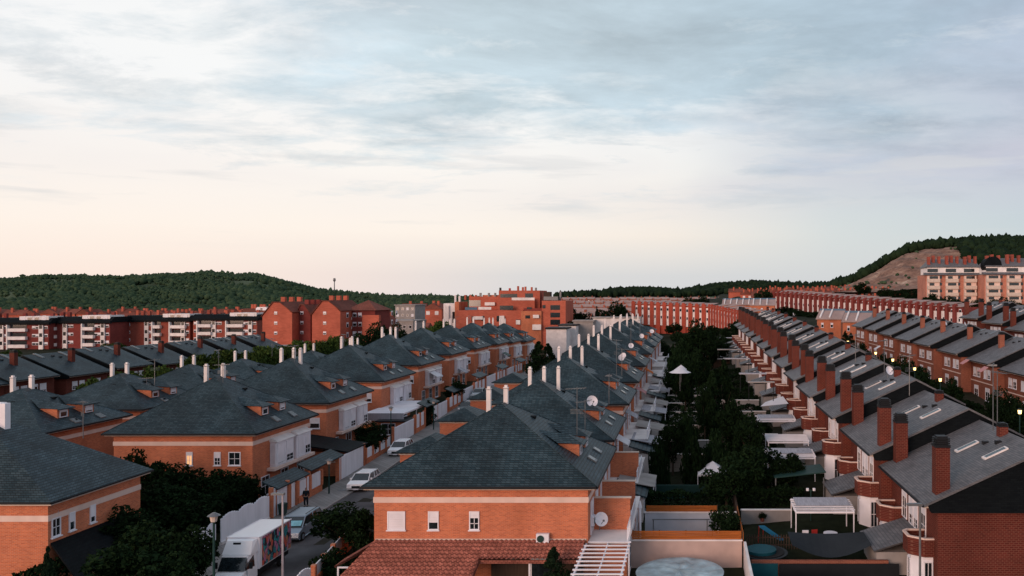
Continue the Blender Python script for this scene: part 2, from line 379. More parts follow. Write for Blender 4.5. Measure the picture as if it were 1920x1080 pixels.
def npmesh(name, v, f, mat, k=4):
    me = bpy.data.meshes.new(name); v = np.asarray(v, np.float32); f = np.asarray(f, np.int32)
    me.vertices.add(len(v)); me.vertices.foreach_set('co', v.ravel())
    me.loops.add(f.size); me.loops.foreach_set('vertex_index', f.ravel())
    me.polygons.add(len(f)); me.polygons.foreach_set('loop_start', np.arange(0, f.size, k, dtype=np.int32))
    me.polygons.foreach_set('loop_total', np.full(len(f), k, np.int32))
    me.materials.append(mat); me.update(calc_edges=True); return me
ORD = ['nearest', 'second', 'third', 'fourth', 'fifth', 'sixth', 'seventh', 'eighth', 'ninth', 'tenth', 'eleventh', 'twelfth', 'thirteenth', 'fourteenth', 'fifteenth', 'sixteenth', 'seventeenth', 'eighteenth', 'nineteenth', 'twentieth', 'twenty-first', 'twenty-second', 'twenty-third', 'twenty-fourth', 'twenty-fifth', 'twenty-sixth', 'twenty-seventh', 'twenty-eighth', 'twenty-ninth', 'thirtieth', 'thirty-first', 'thirty-second', 'thirty-third', 'thirty-fourth', 'thirty-fifth', 'thirty-sixth', 'thirty-seventh', 'thirty-eighth', 'thirty-ninth', 'fortieth']
FST = ['first'] + ORD[1:]
def atx(px, Y): return (px - 1293) / 1500 * Y
def atz(py, Y): return H - (py - 555) / 1500 * Y
# ================================================================== terrain
YS = [-60, 0, 52, 64, 76, 86, 96, 106, 117, 128, 139, 150, 165, 181, 200, 230, 260, 300, 340, 400, 500, 700, 1000, 1500, 6000]
C_LL = [0, 0, 0, 0, 0, 0, 0, .1, .2, .3, .3, .3, .3, .3, .3, .3, .4, .5, .5, .5, 1, 2, 4, 8, 8]
C_K = [0, 0, 0, 0, 0, 0, -.1, -.3, -.5, -.8, -.8, -.7, -.6, -.5, -.3, 0, .4, .8, 1, 1, 1, 2, 4, 8, 8]
C_L = [0, 0, 0, 0, 0, 0, .3, .5, .75, 1.2, 1.6, 2, 1.9, 1.9, 1.4, .7, .7, 1, 1, 1, 1, 2, 4, 8, 8]
C_C = [0, 0, 0, 0, 0, .45, .95, 1.3, 1.7, 2.1, 2.45, 2.7, 2.8, 2.6, 2.4, 2.5, 3, 4, 4, 3, 2, 6, 10, 12, 12]
C_R = [-.3, -.3, -.3, .65, 1.7, 2.45, 3.1, 3.8, 4.35, 4.85, 5.3, 5.7, 6.0, 6.3, 6.4, 6.7, 7, 7.3, 7.5, 9, 12, 16, 18, 20, 20]
C_R2 = [-1, -.5, 0, .3, .7, 1.1, 1.6, 2.0, 2.6, 3.6, 4.4, 4.8, 5.4, 6.2, 6.8, 8, 9, 10, 11, 13, 16, 20, 22, 24, 24]
C_RR = [0, 0, 1, 1.5, 2, 2.5, 3, 3.5, 4.2, 5, 5.7, 6, 6.5, 7, 7.5, 8, 8, 9, 14.2, 16, 18, 22, 24, 26, 26]
XSV = [-3000, -110, -90, -76, -63, -57, -33, -22, -6, 3.8, 10, 27, 38, 60, 95, 150, 3000]
CC = [C_LL, C_LL, C_LL, C_K, C_K, C_L, C_L, C_C, C_C, [a * .62 + b * .38 for a, b in zip(C_C, C_R)], C_R, C_R, C_R2, C_R2, C_RR, C_RR, C_RR]
CCA = np.array(CC)
def G(x, y):
    col = np.array([np.interp(y, YS, c) for c in CCA]); return float(np.interp(x, XSV, col))
def Gg(X, Y):
    cols = np.array([np.interp(Y, YS, c) for c in CCA])     # (ncol, n)
    out = np.empty_like(X)
    idx = np.clip(np.searchsorted(XSV, X) - 1, 0, len(XSV) - 2); xa = np.array(XSV)
    t = (X - xa[idx]) / (xa[idx + 1] - xa[idx]); n = np.arange(len(X))
    return cols[idx, n] * (1 - t) + cols[idx + 1, n] * t
def sheet(name, xs, ys, mat, dz=0.0, xf=None):
    xs = np.array(xs, float); ys = np.array(ys, float); Xg, Yg = np.meshgrid(xs, ys)
    Xf = Xg.ravel(); Yf = Yg.ravel()
    if xf: Xf = Xf + np.array([xf(y) for y in Yf])
    Z = Gg(Xf, Yf) + dz
    nx = len(xs); ny = len(ys); f = []
    for j in range(ny - 1):
        for i in range(nx - 1): a = j * nx + i; f.append((a, a + 1, a + nx + 1, a + nx))
    return npmesh(name, np.stack([Xf, Yf, Z], 1), f, mat)
xs = [-3000, -1500, -800, -500, -300, -200, -150] + list(range(-120, 152, 3)) + [180, 250, 400, 700, 1200, 3000]
ys = [-60, -30, 0, 20, 35] + list(range(44, 240, 3)) + [250, 260, 280, 300, 320, 340, 370, 400, 450, 500, 600, 700, 850, 1000, 1250, 1500, 2500, 6000]
struct('ground', sheet('ground', xs, ys, ground_m))
def drift(y): return -min(max(y - 73, 0), 70) * .028
fy = [20, 30, 40] + [44 + 1.5 * k for k in range(0, 125)]
def exs(y): return float(np.interp(y, [20, 53, 86, 110, 200], [-24.4, -25.0, -30.2, -31.8, -35.0]))
V = []; F = []
for j, y in enumerate(fy):
    for i in range(7):
        x = (-33.3 + drift(y)) * (1 - i / 6) + exs(y) * i / 6; V.append((x, y, G(x, y) + .05))
    if j: F += [((j - 1) * 7 + i, (j - 1) * 7 + i + 1, j * 7 + i + 1, j * 7 + i) for i in range(6)]
struct('road', npmesh('road', V, F, asphalt))
struct('pavement', sheet('pavement', np.linspace(-36.4, -33.3, 4), fy, pave, .17, drift))
k = MB()
yy = fy
for a, b in zip(yy[:-1], yy[1:]):
    xa, xb = -33.3 + drift(a), -33.3 + drift(b); za, zb = G(xa, a), G(xb, b)
    k.face((xa, a, za - .1), (xb, b, zb - .1), (xb, b, zb + .17), (xa, a, za + .17))
    k.hexa([(xa, a, za + .0), (xa + .14, a, za + .0), (xb + .14, b, zb), (xb, b, zb), (xa, a, za + .174), (xa + .14, a, za + .174), (xb + .14, b, zb + .174), (xb, b, zb + .174)])
struct('kerb', k, concrete)
struct('back_street_road', sheet('back_street_road', np.linspace(29.5, 35.5, 4), [40 + 3 * k for k in range(50)], asphalt, .06))
struct('back_street_pavement', sheet('back_street_pavement', [35.5, 36.5, 37.5], [40 + 3 * k for k in range(50)], pave, .16))
struct('far_left_road', sheet('far_left_road', np.linspace(-86, -79, 4), [40 + 4 * k for k in range(55)], asphalt, .06))
# ================================================================== foliage
def leaf_quads(P, size, rng, flat=.0):
    n = len(P); a = rng.normal(size=(n, 3)); a /= np.linalg.norm(a, axis=1)[:, None]
    b = rng.normal(size=(n, 3)); b -= (b * a).sum(1)[:, None] * a; b /= np.linalg.norm(b, axis=1)[:, None]
    s = size * rng.uniform(.6, 1.3, n)[:, None]; a = a * s; b = b * s * .62
    V = np.stack([P - a, P - b * .9, P + a, P + b], 1).reshape(-1, 3)
    F = np.arange(4 * n).reshape(-1, 4)
    return V, F
def clump_pts(centres, radii, per, rng):
    out = []
    for c, r in zip(centres, radii):
        d = rng.normal(size=(per, 3)); d /= np.linalg.norm(d, axis=1)[:, None]
        out.append(np.array(c) + d * (r * rng.uniform(.45, 1.08, per) ** .6)[:, None] * np.array([1, 1, .85]))
    return np.concatenate(out)
def crown_mesh(kind, h, r, n, leaf, mat, seed):
    rng = np.random.default_rng(seed)
    if kind == 'round':
        m = 34; cs = []; rs = []
        for i in range(m):
            d = rng.normal(size=3); d /= np.linalg.norm(d); q = rng.uniform(.35, 1) ** .5
            cs.append((d[0] * r * .78 * q, d[1] * r * .78 * q, h * .60 + d[2] * h * .31 * q)); rs.append(r * rng.uniform(.20, .40))
    elif kind == 'cone':
        m = 40; cs = []; rs = []
        for i in range(m):
            t = rng.uniform(0, 1) ** .8; a = rng.uniform(0, 6.28); rr = r * (1 - t) ** .8 * .75
            cs.append((math.cos(a) * rr, math.sin(a) * rr, h * (.08 + .86 * t))); rs.append(r * (.42 * (1 - t) + .12))
    else:   # bush: low mass
        m = 30; cs = []; rs = []
        for i in range(m):
            a = rng.uniform(0, 6.28); q = rng.uniform(0, 1) ** .5; z = rng.uniform(.1, .85)
            cs.append((math.cos(a) * r * .8 * q, math.sin(a) * r * .8 * q, h * z * (1 - .35 * q))); rs.append(r * rng.uniform(.22, .38))
    P = clump_pts(cs, rs, max(8, n // m), rng)
    P = P[P[:, 2] > .05]
    V, F = leaf_quads(P, leaf, rng)
    return npmesh('crown', V, F, mat)
def trunk_mb(h, r0, spread, seed):
    rng = random.Random(seed); t = MB(); t.tube((0, 0, -.5), (0.05 * h * rng.uniform(-.3, .3), 0, h * .42), r0, 7, r0 * .7)
    for i in range(5):
        a = rng.uniform(0, 6.28); z = h * rng.uniform(.26, .42)
        t.tube((0, 0, z), (math.cos(a) * spread * .6, math.sin(a) * spread * .6, z + h * .30), r0 * .45, 5, r0 * .12)
    return t
TREES = {}
def tree_proto(key, name, cat, kind, h, r, n, leaf, mat, seed, trunk=True):
    o = thing(name, 'x', cat)
    part('crown', crown_mesh(kind, h, r, n, leaf, mat, seed), mat, o)
    if trunk: part('trunk', trunk_mb(h, .05 * r + .06, r, seed), bark, o)
    TREES[key] = (Proto(o), h, r)
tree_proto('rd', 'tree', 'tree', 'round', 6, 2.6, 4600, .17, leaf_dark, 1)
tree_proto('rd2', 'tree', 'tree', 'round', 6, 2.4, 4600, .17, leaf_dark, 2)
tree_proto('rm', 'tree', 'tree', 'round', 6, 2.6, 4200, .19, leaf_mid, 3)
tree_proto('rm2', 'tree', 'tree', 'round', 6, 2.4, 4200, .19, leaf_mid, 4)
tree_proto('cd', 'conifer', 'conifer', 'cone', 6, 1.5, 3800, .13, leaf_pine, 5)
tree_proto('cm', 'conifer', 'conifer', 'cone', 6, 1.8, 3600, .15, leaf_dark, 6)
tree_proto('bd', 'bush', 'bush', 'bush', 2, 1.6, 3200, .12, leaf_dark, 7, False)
TN = [0]
def tree(key, x, y, h, r, label, group=None, z=None):
    P, h0, r0 = TREES[key]; TN[0] += 1
    return P.put(label, (x, y, G(x, y) - .05 if z is None else z), TN[0] * 2.4, (r / r0, r / r0, h / h0), group)
def hedge_mesh(L, W, Hh, n, leaf, seed, mat):
    rng = np.random.default_rng(seed); P = rng.uniform(-.5, .5, (n, 3))
    ax = rng.integers(0, 5, n)      # push to the surfaces
    for i, (a, s) in enumerate(((0, .5), (0, -.5), (1, .5), (1, -.5), (2, .5))):
        k = ax == i; P[k, a] = s - np.sign(s) * abs(rng.normal(0, .05, k.sum()))
    P = P * np.array([L, W, Hh]); P[:, 2] += Hh / 2
    P += .16 * np.sin(P[:, [1, 2, 0]] * 2.3 + seed) + rng.normal(0, .06, P.shape)
    P[:, 2] = np.maximum(P[:, 2], 0)
    V, F = leaf_quads(P, leaf, rng); return npmesh('hedge', V, F, mat)
def hedge(x, y, L, W, Hh, label, mat=None, rz=0, n=None, leaf=.14, group='clipped garden hedges', z=None):
    mat = mat or leaf_dark; n = n or int(260 * (L * Hh + W * Hh + L * W) ** .9)
    return single('hedge', hedge_mesh(L, W, Hh, n, leaf, int(x * 7 + y * 3) % 997, mat), mat, label, 'hedge', (x, y, (G(x, y) if z is None else z) - .05), rz, group)
# ================================================================== windows
WC = {}
def window(parent, x, y, z, wd, ht, face=0, shut=.0, bars=False, lit=False, frame=None, sill=True, name='window'):
    """face: 0 looks to -Y, 1 to +X, -1 to -X.  (x, y, z) is the middle of the foot of the frame on the wall"""
    fm = frame or white; key = (round(wd, 2), round(ht, 2), shut, bars, lit, fm.name, sill)
    if key not in WC:
        a = MB().ring(-wd / 2, wd / 2, 0, ht, .07, -.07, .02)
        if sill: a.box(-wd / 2 - .06, wd / 2 + .06, -.14, .02, -.07, -.003)
        f = a.mesh('window', fm)
        b = MB().box(-wd / 2 + .07, wd / 2 - .07, -.02, .01, .07, ht - .07).mesh('pane', litwin if lit else glass)
        c = MB()
        zs = ht - .07 - (ht - .14) * shut
        if shut > 0: 
            for i in range(max(1, int((ht * shut) / .16))):
                hh = (ht - .07 - zs) / max(1, int((ht * shut) / .16)); c.box(-wd / 2 + .075, wd / 2 - .075, -.05, -.024, zs + i * hh + .006, zs + (i + 1) * hh)
        if bars: c.box(-.02, .02, -.04, -.022, .07, zs); c.box(-wd / 2 + .07, wd / 2 - .07, -.04, -.0225, (zs + .07) / 2 - .02, (zs + .07) / 2 + .02)
        WC[key] = (f, b, c.mesh('shutter' if shut else 'glazing_bar', fm) if c.v else None, shut)
    f, b, c, s = WC[key]
    o = ob(name, f, parent, (x, y, z), {0: 0, 1: R(90), -1: R(-90)}[face])
    ob('pane', b, o)
    if c: ob('shutter' if s else 'glazing_bar', c, o)
    return o
# ================================================================== antennas and dishes
def antenna(loc, h, label, rz=0, top='grid'):
    o = thing('tv_antenna', label, 'antenna', loc, rz, 'television aerials on the roofs')
    part('mast', MB().tube((0, 0, -.3), (0, 0, h), .035, 5), steel, o)
    b = MB().tube((-.9, 0, h - .15), (.7, 0, h - .05), .025, 4)
    for i in range(7): b.tube((-.8 + i * .22, -.35 + i * .02, h - .13), (-.8 + i * .22, .35 - i * .02, h - .13), .015, 4)
    part('boom', b, steel, o)
    if top == 'grid':
        g = MB()
        for i in range(4): g.tube((-.5, -.05, h * .55 + i * .1), (.5, -.05, h * .55 + i * .1), .015, 4)
        part('grid', g, steel, o)
    return o
def dish_mesh(r=.45):
    d = MB(); n = 16; rings = [(0, 0), (.5 * r, .04), (r, .16)]
    pts = []
    for rr, dep in rings[1:]: pts.append([(rr * math.cos(2 * math.pi * k / n), -dep, rr * math.sin(2 * math.pi * k / n)) for k in range(n)])
    c = d.p((0, 0, 0)); a = d.p(*pts[0]); b = d.p(*pts[1])
    for k in range(n):
        d.f.append((c, a + k, a + (k + 1) % n)); d.f.append((a + k, b + k, b + (k + 1) % n, a + (k + 1) % n))
    return d.mesh('reflector', white)
DM = dish_mesh()
def dish(loc, label, rz=0, s=1.0):
    o = thing('satellite_dish', label, 'satellite dish', loc, rz, 'satellite dishes'); o.scale = (s, s, s)
    r = part('reflector', DM, white, o, (0, -.15, .45)); r.rotation_euler = (R(-22), 0, 0)
    part('arm', MB().tube((0, 0, -.25), (0, -.05, .45), .03, 5).tube((0, -.15, .1), (0, -.65, .5), .02, 5).box(-.05, .05, -.72, -.62, .46, .56), steel, o)
    return o
def ac_unit(loc, label, face=0):
    o = thing('air_conditioner', label, 'air conditioner', loc, {0: 0, 1: R(90), -1: R(-90)}[face], 'outdoor air conditioning units')
    part('casing', MB().box(-.42, .42, -.36, -.04, 0, .62), whitem, o)
    g = MB().cyl(0, 0, 0, .02, .24, 16); q = part('fan_grille', g, greenp, o, (-.12, -.385, .31)); q.rotation_euler = (R(90), 0, 0)
    part('bracket', MB().box(-.36, -.3, -.36, 0.02, -.06, -.003).box(.3, .36, -.36, 0.02, -.06, -.003), steel, o)
    return o
# ================================================================== pyramid-roofed duplex
EA, AP = 6.8, 11.46
def pyramid_house(kind, W=15.4, D=13.2, roomm=None, screens=(-3.2, 1.9), eave=EA, apex=AP, chims=((-1.1, -.2), (.15, .55)), front=((-5.0, 1.2, 1.0), (-3.1, .72, .6), (-.3, .72, .4)), bays=True, dorm=True, bri=None, lit=None):
    """kind 'street': bays and dormers look to +X over the street; 'garden': garden side on +X"""
    bri = bri or brick
    o = thing('duplex_house', 'x', 'house')
    hw, hd = W / 2, D / 2; ww, wd = hw - .65, hd - .6
    part('wall', MB().box(-ww, ww, -wd, wd, -2.5, eave - .16), bri, o)
    def rg(e, z0, z1):
        return MB().box(-ww - e, ww + e, -wd - e, -wd - .001 + 0, z0, z1).box(-ww - e, ww + e, wd, wd + e, z0, z1).box(ww, ww + e, -wd, wd, z0, z1).box(-ww - e, -ww, -wd, wd, z0, z1)
    part('stone_band', rg(.05, eave - 1.22, eave - .84), band_m, o)
    part('cornice', MB().box(-hw + .12, hw - .12, -hd + .12, hd - .12, eave - .26, eave - .162), cream, o)
    rf = MB(); e0 = eave - .158
    c = [(-hw, -hd), (hw, -hd), (hw, hd), (-hw, hd)]
    for i in range(4):
        a, b = c[i], c[(i + 1) % 4]
        rf.face((*a, e0), (*b, e0), (*b, eave), (*a, eave))
    rl = .5
    A_, B_ = (0, -rl, apex), (0, rl, apex)
    rf.face((*c[0], eave), (*c[1], eave), A_); rf.face((*c[1], eave), (*c[2], eave), B_, A_); rf.face((*c[2], eave), (*c[3], eave), B_); rf.face((*c[3], eave), (*c[0], eave), A_, B_)
    rf.face((*c[3], e0), (*c[2], e0), (*c[1], e0), (*c[0], e0))
    # hip ridges
    for q in c:
        t = A_ if q[1] < 0 else B_
        rf.tube((q[0], q[1], eave + .02), (t[0], t[1], t[2] - .0), .035, 4)
    roof = part('roof', rf, slate, o)
    part('gutter', MB().box(-hw - .07, hw + .07, -hd - .09, -hd - .003, eave - .158, eave - .0).box(hw + .003, hw + .09, -hd - .09, hd, eave - .158, eave - .0), blackm, o)
    sl_ = (apex - eave) / hw
    for cx, cy in chims:
        zb = apex - sl_ * max(abs(cx), abs(cy) * hw / hd) - .5
        ch = part('chimney', MB().box(cx - .16, cx + .16, cy - .17, cy + .17, zb, apex + 1.0), stucco_w, roof)
        part('chimney_cap', MB().box(cx - .19, cx + .19, cy - .20, cy + .20, apex + 1.053, apex + 1.11).box(cx - .11, cx + .11, cy - .11, cy + .11, apex + 1.113, apex + 1.27), stucco_w, ch)
    # vent tiles
    for (vx, vy) in ((0.6, -2.0), (2.1, .9)):
        zt = apex - sl_ * max(abs(vx), abs(vy) * hw / hd)
        part('roof_vent', MB().hexa([(vx - .2, vy - .25, zt - .12), (vx + .2, vy - .25, zt - .12), (vx + .2, vy + .2, zt), (vx - .2, vy + .2, zt), (vx - .2, vy - .22, zt + .12), (vx + .2, vy - .22, zt + .12), (vx + .2, vy + .2, zt + .14), (vx - .2, vy + .2, zt + .14)]), darkslate, roof)
    if dorm:
        for dy in (-1.6, 1.7):
            fx = hw * .77; zf = apex - sl_ * fx; zt = zf + .92
            d = part('dormer', MB().prism([(fx - 2.2, zt - .9), (fx, zf - .25), (fx, zt), (fx - 2.2, zt)], dy - .72, dy + .72, 'y'), bri, o)
            bx = fx - 2.9; rz_ = zt + .62
            r = MB(); E = [(fx + .35, dy - 1.05, zt), (fx + .35, dy + 1.05, zt), (bx + 1.4, dy + 1.05, zt + .12), (bx + 1.4, dy - 1.05, zt + .12)]
            f1, f2 = (fx - .9, dy, rz_ - .05), (bx - .3, dy, rz_ + .3)
            r.face(E[0], E[1], f1); r.face(E[1], E[2], f2, f1); r.face(E[3], E[0], f1, f2); r.face(E[0], E[3], E[2], E[1])
            r.box(fx + .33, fx + .39, dy - 1.07, dy + 1.07, zt - .1, zt + .0)
            part('dormer_roof', r, slate, d)
            window(d, fx + .005, dy, zf + .04, .95, .8, 1, .35 if dy < 0 else .8, sill=False, name='dormer_window')
            # roof light set low in front of the dormer
            x0, x1 = fx + .5, fx + 1.15; za, zb = apex - sl_ * x0, apex - sl_ * x1
            yy0 = dy + .55
            s = part('skylight', MB().hexa([(x0, yy0 - .4, za), (x1, yy0 - .4, zb), (x1, yy0 + .4, zb), (x0, yy0 + .4, za), (x0, yy0 - .4, za + .11), (x1, yy0 - .4, zb + .11), (x1, yy0 + .4, zb + .11), (x0, yy0 + .4, za + .11)]), steel, roof)
            part('pane', MB().face((x0 + .08, yy0 - .32, za + .075), (x1 - .08, yy0 - .32, zb + .155), (x1 - .08, yy0 + .32, zb + .155), (x0 + .08, yy0 + .32, za + .075)), glass, s)
    for (fx, fw, sh) in front:
        window(o, fx, -wd - .003, 3.75, fw, 1.25, 0, sh, bars=sh < .5, lit=(lit == fx))
    if bays:
        for (b0, b1) in ((-2.5, .9), (1.6, 4.5)):
            b = part('bay_window', MB().box(ww - .05, ww + .62, b0, b1, 2.95, 5.35), white, o)
            part('bay_roof', MB().hexa([(ww - .02, b0 - .1, 5.353), (ww + .8, b0 - .1, 5.353), (ww + .8, b1 + .1, 5.353), (ww - .02, b1 + .1, 5.353), (ww - .02, b0 - .1, 5.75), (ww + .55, b0 + .1, 5.5), (ww + .55, b1 - .1, 5.5), (ww - .02, b1 + .1, 5.75)]), stucco_w, b)
            n = 2; st = (b1 - b0) / n
            for i in range(n):
                window(b, ww + .625, b0 + st * (i + .5), 3.1, st - .3, 2.05, 1, (.95, .7, 1.0, .6)[(i + (b0 > 0) * 2) % 4], bars=True, sill=False)
            window(b, ww + .3, b0 - .003, 3.15, .5, 1.95, 0, 1.0, sill=False)
        part('stone_band', MB().box(ww + .002, ww + .75, -wd + 2.5, wd - .4, 2.65, 2.93), band_m, o)
        for gy in (-3.4, 0.2, 3.5): window(o, ww + .003, gy, .4, 1.5, 1.9, 1, 0, True)
    if kind == 'garden':
        # garden side: tall shutters, ground-floor room with terrace above, screen walls
        for gy, s in ((-4.4, 1.0), (-1.6, .6), (1.6, 1.0), (4.4, .8)):
            window(o, ww + .003, gy, 3.0, 1.5, 2.3, 1, s, sill=False)
        ex = part('garden_room', MB().box(ww + .002, ww + 2.6, -wd + .25, wd - .25, -2.5, 2.75), roomm or bri, o)
        part('coping', MB().box(ww + .002, ww + 2.75, -wd + .15, wd - .15, 2.753, 2.86), stucco_w, ex)
        for gy in (-3.6, 0.2, 3.6): window(ex, ww + 2.603, gy, .1, 1.9, 2.1, 1, 0, True, sill=False)
        for gy in screens:
            s = part('screen_wall', MB().box(ww + .06, ww + 2.62, gy - .12, gy + .12, 2.863, 5.1), bri, o)
            part('coping', MB().box(ww + .05, ww + 2.70, gy - .16, gy + .16, 5.103, 5.18), cream, s)
        rr = MB().box(ww + 2.6, ww + 2.66, -wd + .3, -3.35, 3.75, 3.82).box(ww + 2.6, ww + 2.66, -3.05, 1.75, 3.75, 3.82)
        for i in range(26):
            yv = -wd + .35 + i * .32
            if yv < 1.7: rr.box(ww + 2.61, ww + 2.65, yv, yv + .04, 2.863, 3.748)
        part('railing', rr, whitem, o)
    return o
# ---- left row, street between
LG = 'slate-roofed brick duplexes left of the street'
pA = Proto(pyramid_house('street', 15.2, 12.4, front=((-5.6, .7, .5), (-3.6, .7, .5)), chims=((-.9, -.2), (.2, .5))))
pB = Proto(pyramid_house('street', 14.2, 12.4, front=((.6, .6, .25), (3.2, .62, .45), (4.8, 1.12, 0.0)), lit=.6))
pC = Proto(pyramid_house('street', 15.2, 12.8, front=((3.5, .8, .6), (5.6, 1.2, .55)), chims=((-1.1, -.2), (.05, .55), (1.1, .1))))
pD = Proto(pyramid_house('street', 15.2, 12.8, front=((4.9, 1.35, .65),)))
left = [(pB, -47.1, 80, 'brick house with one warm lit window above the dark hedge', (1, 1, 1)),
        (pC, -49, 98.4, 'brick house with three white stacks, next behind the lit window house', None),
        (pD, -50.4, 118.6, 'brick house with twin dormers and white canopy, third of the left street row', None),
        (pC, -51.2, 136.3, 'brick house with white balcony bays behind the canopy house on the left of the street', None),
        (pD, -51.2, 153, 'fifth slate pyramid house up the left side of the street', None),
        (pC, -51.4, 171, 'sixth slate pyramid house up the left side of the street', None),
        (pD, -51.1, 188, 'seventh slate pyramid house up the left side of the street', None),
        (pC, -51.5, 205, 'eighth slate pyramid house on the left, in front of the orange apartment block', None),
        (pD, -51.5, 222, 'last and smallest slate pyramid house of the left street row', None)]
LH = []
for i, (p, x, y, lab, s_) in enumerate(left):
    LH.append(p.put(lab, (x, y, np.interp(y, [80, 98, 118, 136, 153, 171, 188, 205, 222], [0, .4, .76, 1.5, 2, 1.9, 1.8, 1.2, .5])), 0, None, LG))
# front left house: its street side carries three narrow windows and a lean-to
hA = thing('duplex_house', 'large brick house at the left edge with three narrow windows above a slate lean-to', 'house', (-47.3, 54.2, 0), 0, LG)
def house_a(o):
    W, D = 15.6, 9.4; hw, hd = W / 2, D / 2; ww, wd = hw - .6, hd - .5; e, a = 6.75, 11.3
    part('wall', MB().box(-ww, ww, -wd, wd, -2, e - .16), brick, o)
    part('stone_band', MB().box(-ww - .05, ww + .05, -wd - .05, -wd - .001, e - 1.35, e - .98).box(ww, ww + .05, -wd, wd, e - 1.35, e - .98), band_m, o)
    part('cornice', MB().box(-hw + .1, hw - .1, -hd + .1, hd - .1, e - .26, e - .162), cream, o)
    r = MB(); c = [(-hw, -hd), (hw, -hd), (hw, hd), (-hw, hd)]; e0 = e - .158; A1 = (-.2, -.4, a); B1 = (-.2, .4, a)
    for i in range(4): p, q = c[i], c[(i + 1) % 4]; r.face((*p, e0), (*q, e0), (*q, e), (*p, e))
    r.face((*c[0], e), (*c[1], e), A1); r.face((*c[1], e), (*c[2], e), B1, A1); r.face((*c[2], e), (*c[3], e), B1); r.face((*c[3], e), (*c[0], e), A1, B1); r.face((*c[3], e0), (*c[2], e0), (*c[1], e0), (*c[0], e0))
    rf = part('roof', r, slate, o)
    part('gutter', MB().box(-hw, hw + .07, -hd - .09, -hd - .003, e - .13, e - .03).box(hw + .003, hw + .09, -hd - .09, hd, e - .13, e - .03), blackm, o)
    for cx, cy in ((.35, .3), (.95, -.1)):
        ch = part('chimney', MB().box(cx - .24, cx + .24, cy - .22, cy + .22, a - 1.1, a + .95), white, rf)
    d = part('dormer', MB().box(1.2, 2.4, -hd * .72, -hd * .35, 7.6, 8.5), brick, o)
    part('dormer_roof', MB().prism([(-hd * .80, 8.5), (-hd * .1, 8.6), (-hd * .1, 9.6)], 0.9, 2.7, 'x'), slate, d)
    for y, wv, s in ((-3.6, .72, 0.0), (-2.3, .5, .55), (-.5, .5, .7)): window(o, ww + .003, y, 4.3, wv, 1.2, 1, s, s < .3)
    lt = MB().hexa([(ww + .01, -wd + .2, 3.85), (ww + 2.9, -wd - 1.4, 2.1), (ww + 2.9, .8, 2.1), (ww + .01, wd - 1.6, 3.85), (ww + .01, -wd + .2, 4.0), (ww + 3.0, -wd - 1.5, 2.25), (ww + 3.0, .9, 2.25), (ww + .01, wd - 1.6, 4.0)])
    l = part('lean_to_roof', lt, darkslate, o)
    part('lean_to_wall', MB().box(ww + .02, ww + 2.6, -wd + .1, .6, -1, 2.05), brick, o)
house_a(hA)
pA.o.location = (-64, 54, -.2); pA.used = True; pA.o['group'] = 'slate-roofed duplexes of the row behind the left one'
pA.o['label'] = 'slate-roofed brick house at the left edge behind the large front left house'
rv = random.Random(12)
def put_awning(x, y, z, w_, m, label, side=1):
    o = thing('awning', label, 'awning', (x, y, z), 0, 'house awnings'); d = side
    part('fabric', MB().hexa([(0, -w_, -.02), (d * 1.3, -w_, -.75), (d * 1.3, w_, -.75), (0, w_, -.02), (0, -w_, .02), (d * 1.32, -w_, -.7), (d * 1.32, w_, -.7), (0, w_, .02)]), m, o)
    part('valance', MB().box(d * 1.325 if d > 0 else d * 1.345, d * 1.345 if d > 0 else d * 1.325, -w_, w_, -.95, -.70), m, o)
    part('arm', MB().tube((0, -w_ + .1, -.8), (d * 1.25, -w_ + .1, -.78), .02, 4).tube((0, w_ - .1, -.8), (d * 1.25, w_ - .1, -.78), .02, 4), steel, o)
put_awning(-43.4, 135, 6.7, 1.4, canvas, 'white awning over a balcony of the fourth left row house')
put_awning(-43.4, 151, 5.9, 1.2, greycan, 'grey striped awning on the fifth left row house')
put_awning(-42.0, 101.2, 3.4, 1.5, awning_o, 'orange awning below the bays of the three-stack house')
put_awning(-43.2, 186, 6.4, 1.5, greenp, 'green awning far up the left row')
# ---- second left row (backs)
KG = 'slate-roofed duplexes of the row behind the left one'
pK = Proto(pyramid_house('street', 13.0, 12.0, apex=10.3, front=((3.6, .7, .5),), bays=False))
for i, (x, y) in enumerate([(-66.4, 80), (-68.4, 96.5), (-70.5, 113), (-71.5, 128), (-69, 146), (-68, 163), (-68, 181)]):
    pK.put(['slate pyramid house with two white stacks, nearest of the second row at far left',
            'second-row slate pyramid house with twin dormers behind the lit-window house', 'third slate pyramid roof of the second left row',
            'fourth slate pyramid roof of the second left row, below the street trees', 'fifth slate pyramid roof of the second left row, mostly hidden',
            'sixth slate pyramid roof of the second left row beyond', 'seventh and farthest slate pyramid roof of the second left row'][i], (x, y, G(x, y)), 0, None, KG)
# ---- centre row
CG = 'slate-roofed duplexes between the street and the gardens'
p1 = Proto(pyramid_house('garden', 15.7, 14.0, front=((-5.7, 1.2, 1.0), (-3.2, .72, .62), (-.45, .68, .35)), bays=False, chims=((-1.0, -.3), (.1, .5))))
H1 = p1.put('big brick house in the centre foreground with red tiled porch roof below its windows', (-14.05, 60.3, 0), 0, None, CG)
p2 = Proto(pyramid_house('garden', 15.4, D=13.0, roomm=stucco_w, screens=(), front=((5.2, .8, .6),), bays=False, chims=((-.9, -.3), (.35, .3), (1.7, .5))))
cen = [(77, 'brick house with three white stacks, directly behind the big centre one'), (94, 'third slate pyramid house in the centre row'),
       (111, 'fourth slate pyramid house in the centre row'), (128, 'fifth slate pyramid house in the centre row'), (145, 'sixth slate pyramid house in the centre row'),
       (162, 'seventh slate pyramid house in the centre row'), (179, 'eighth slate pyramid house in the centre row'), (196, 'ninth and last slate pyramid house of the centre row')]
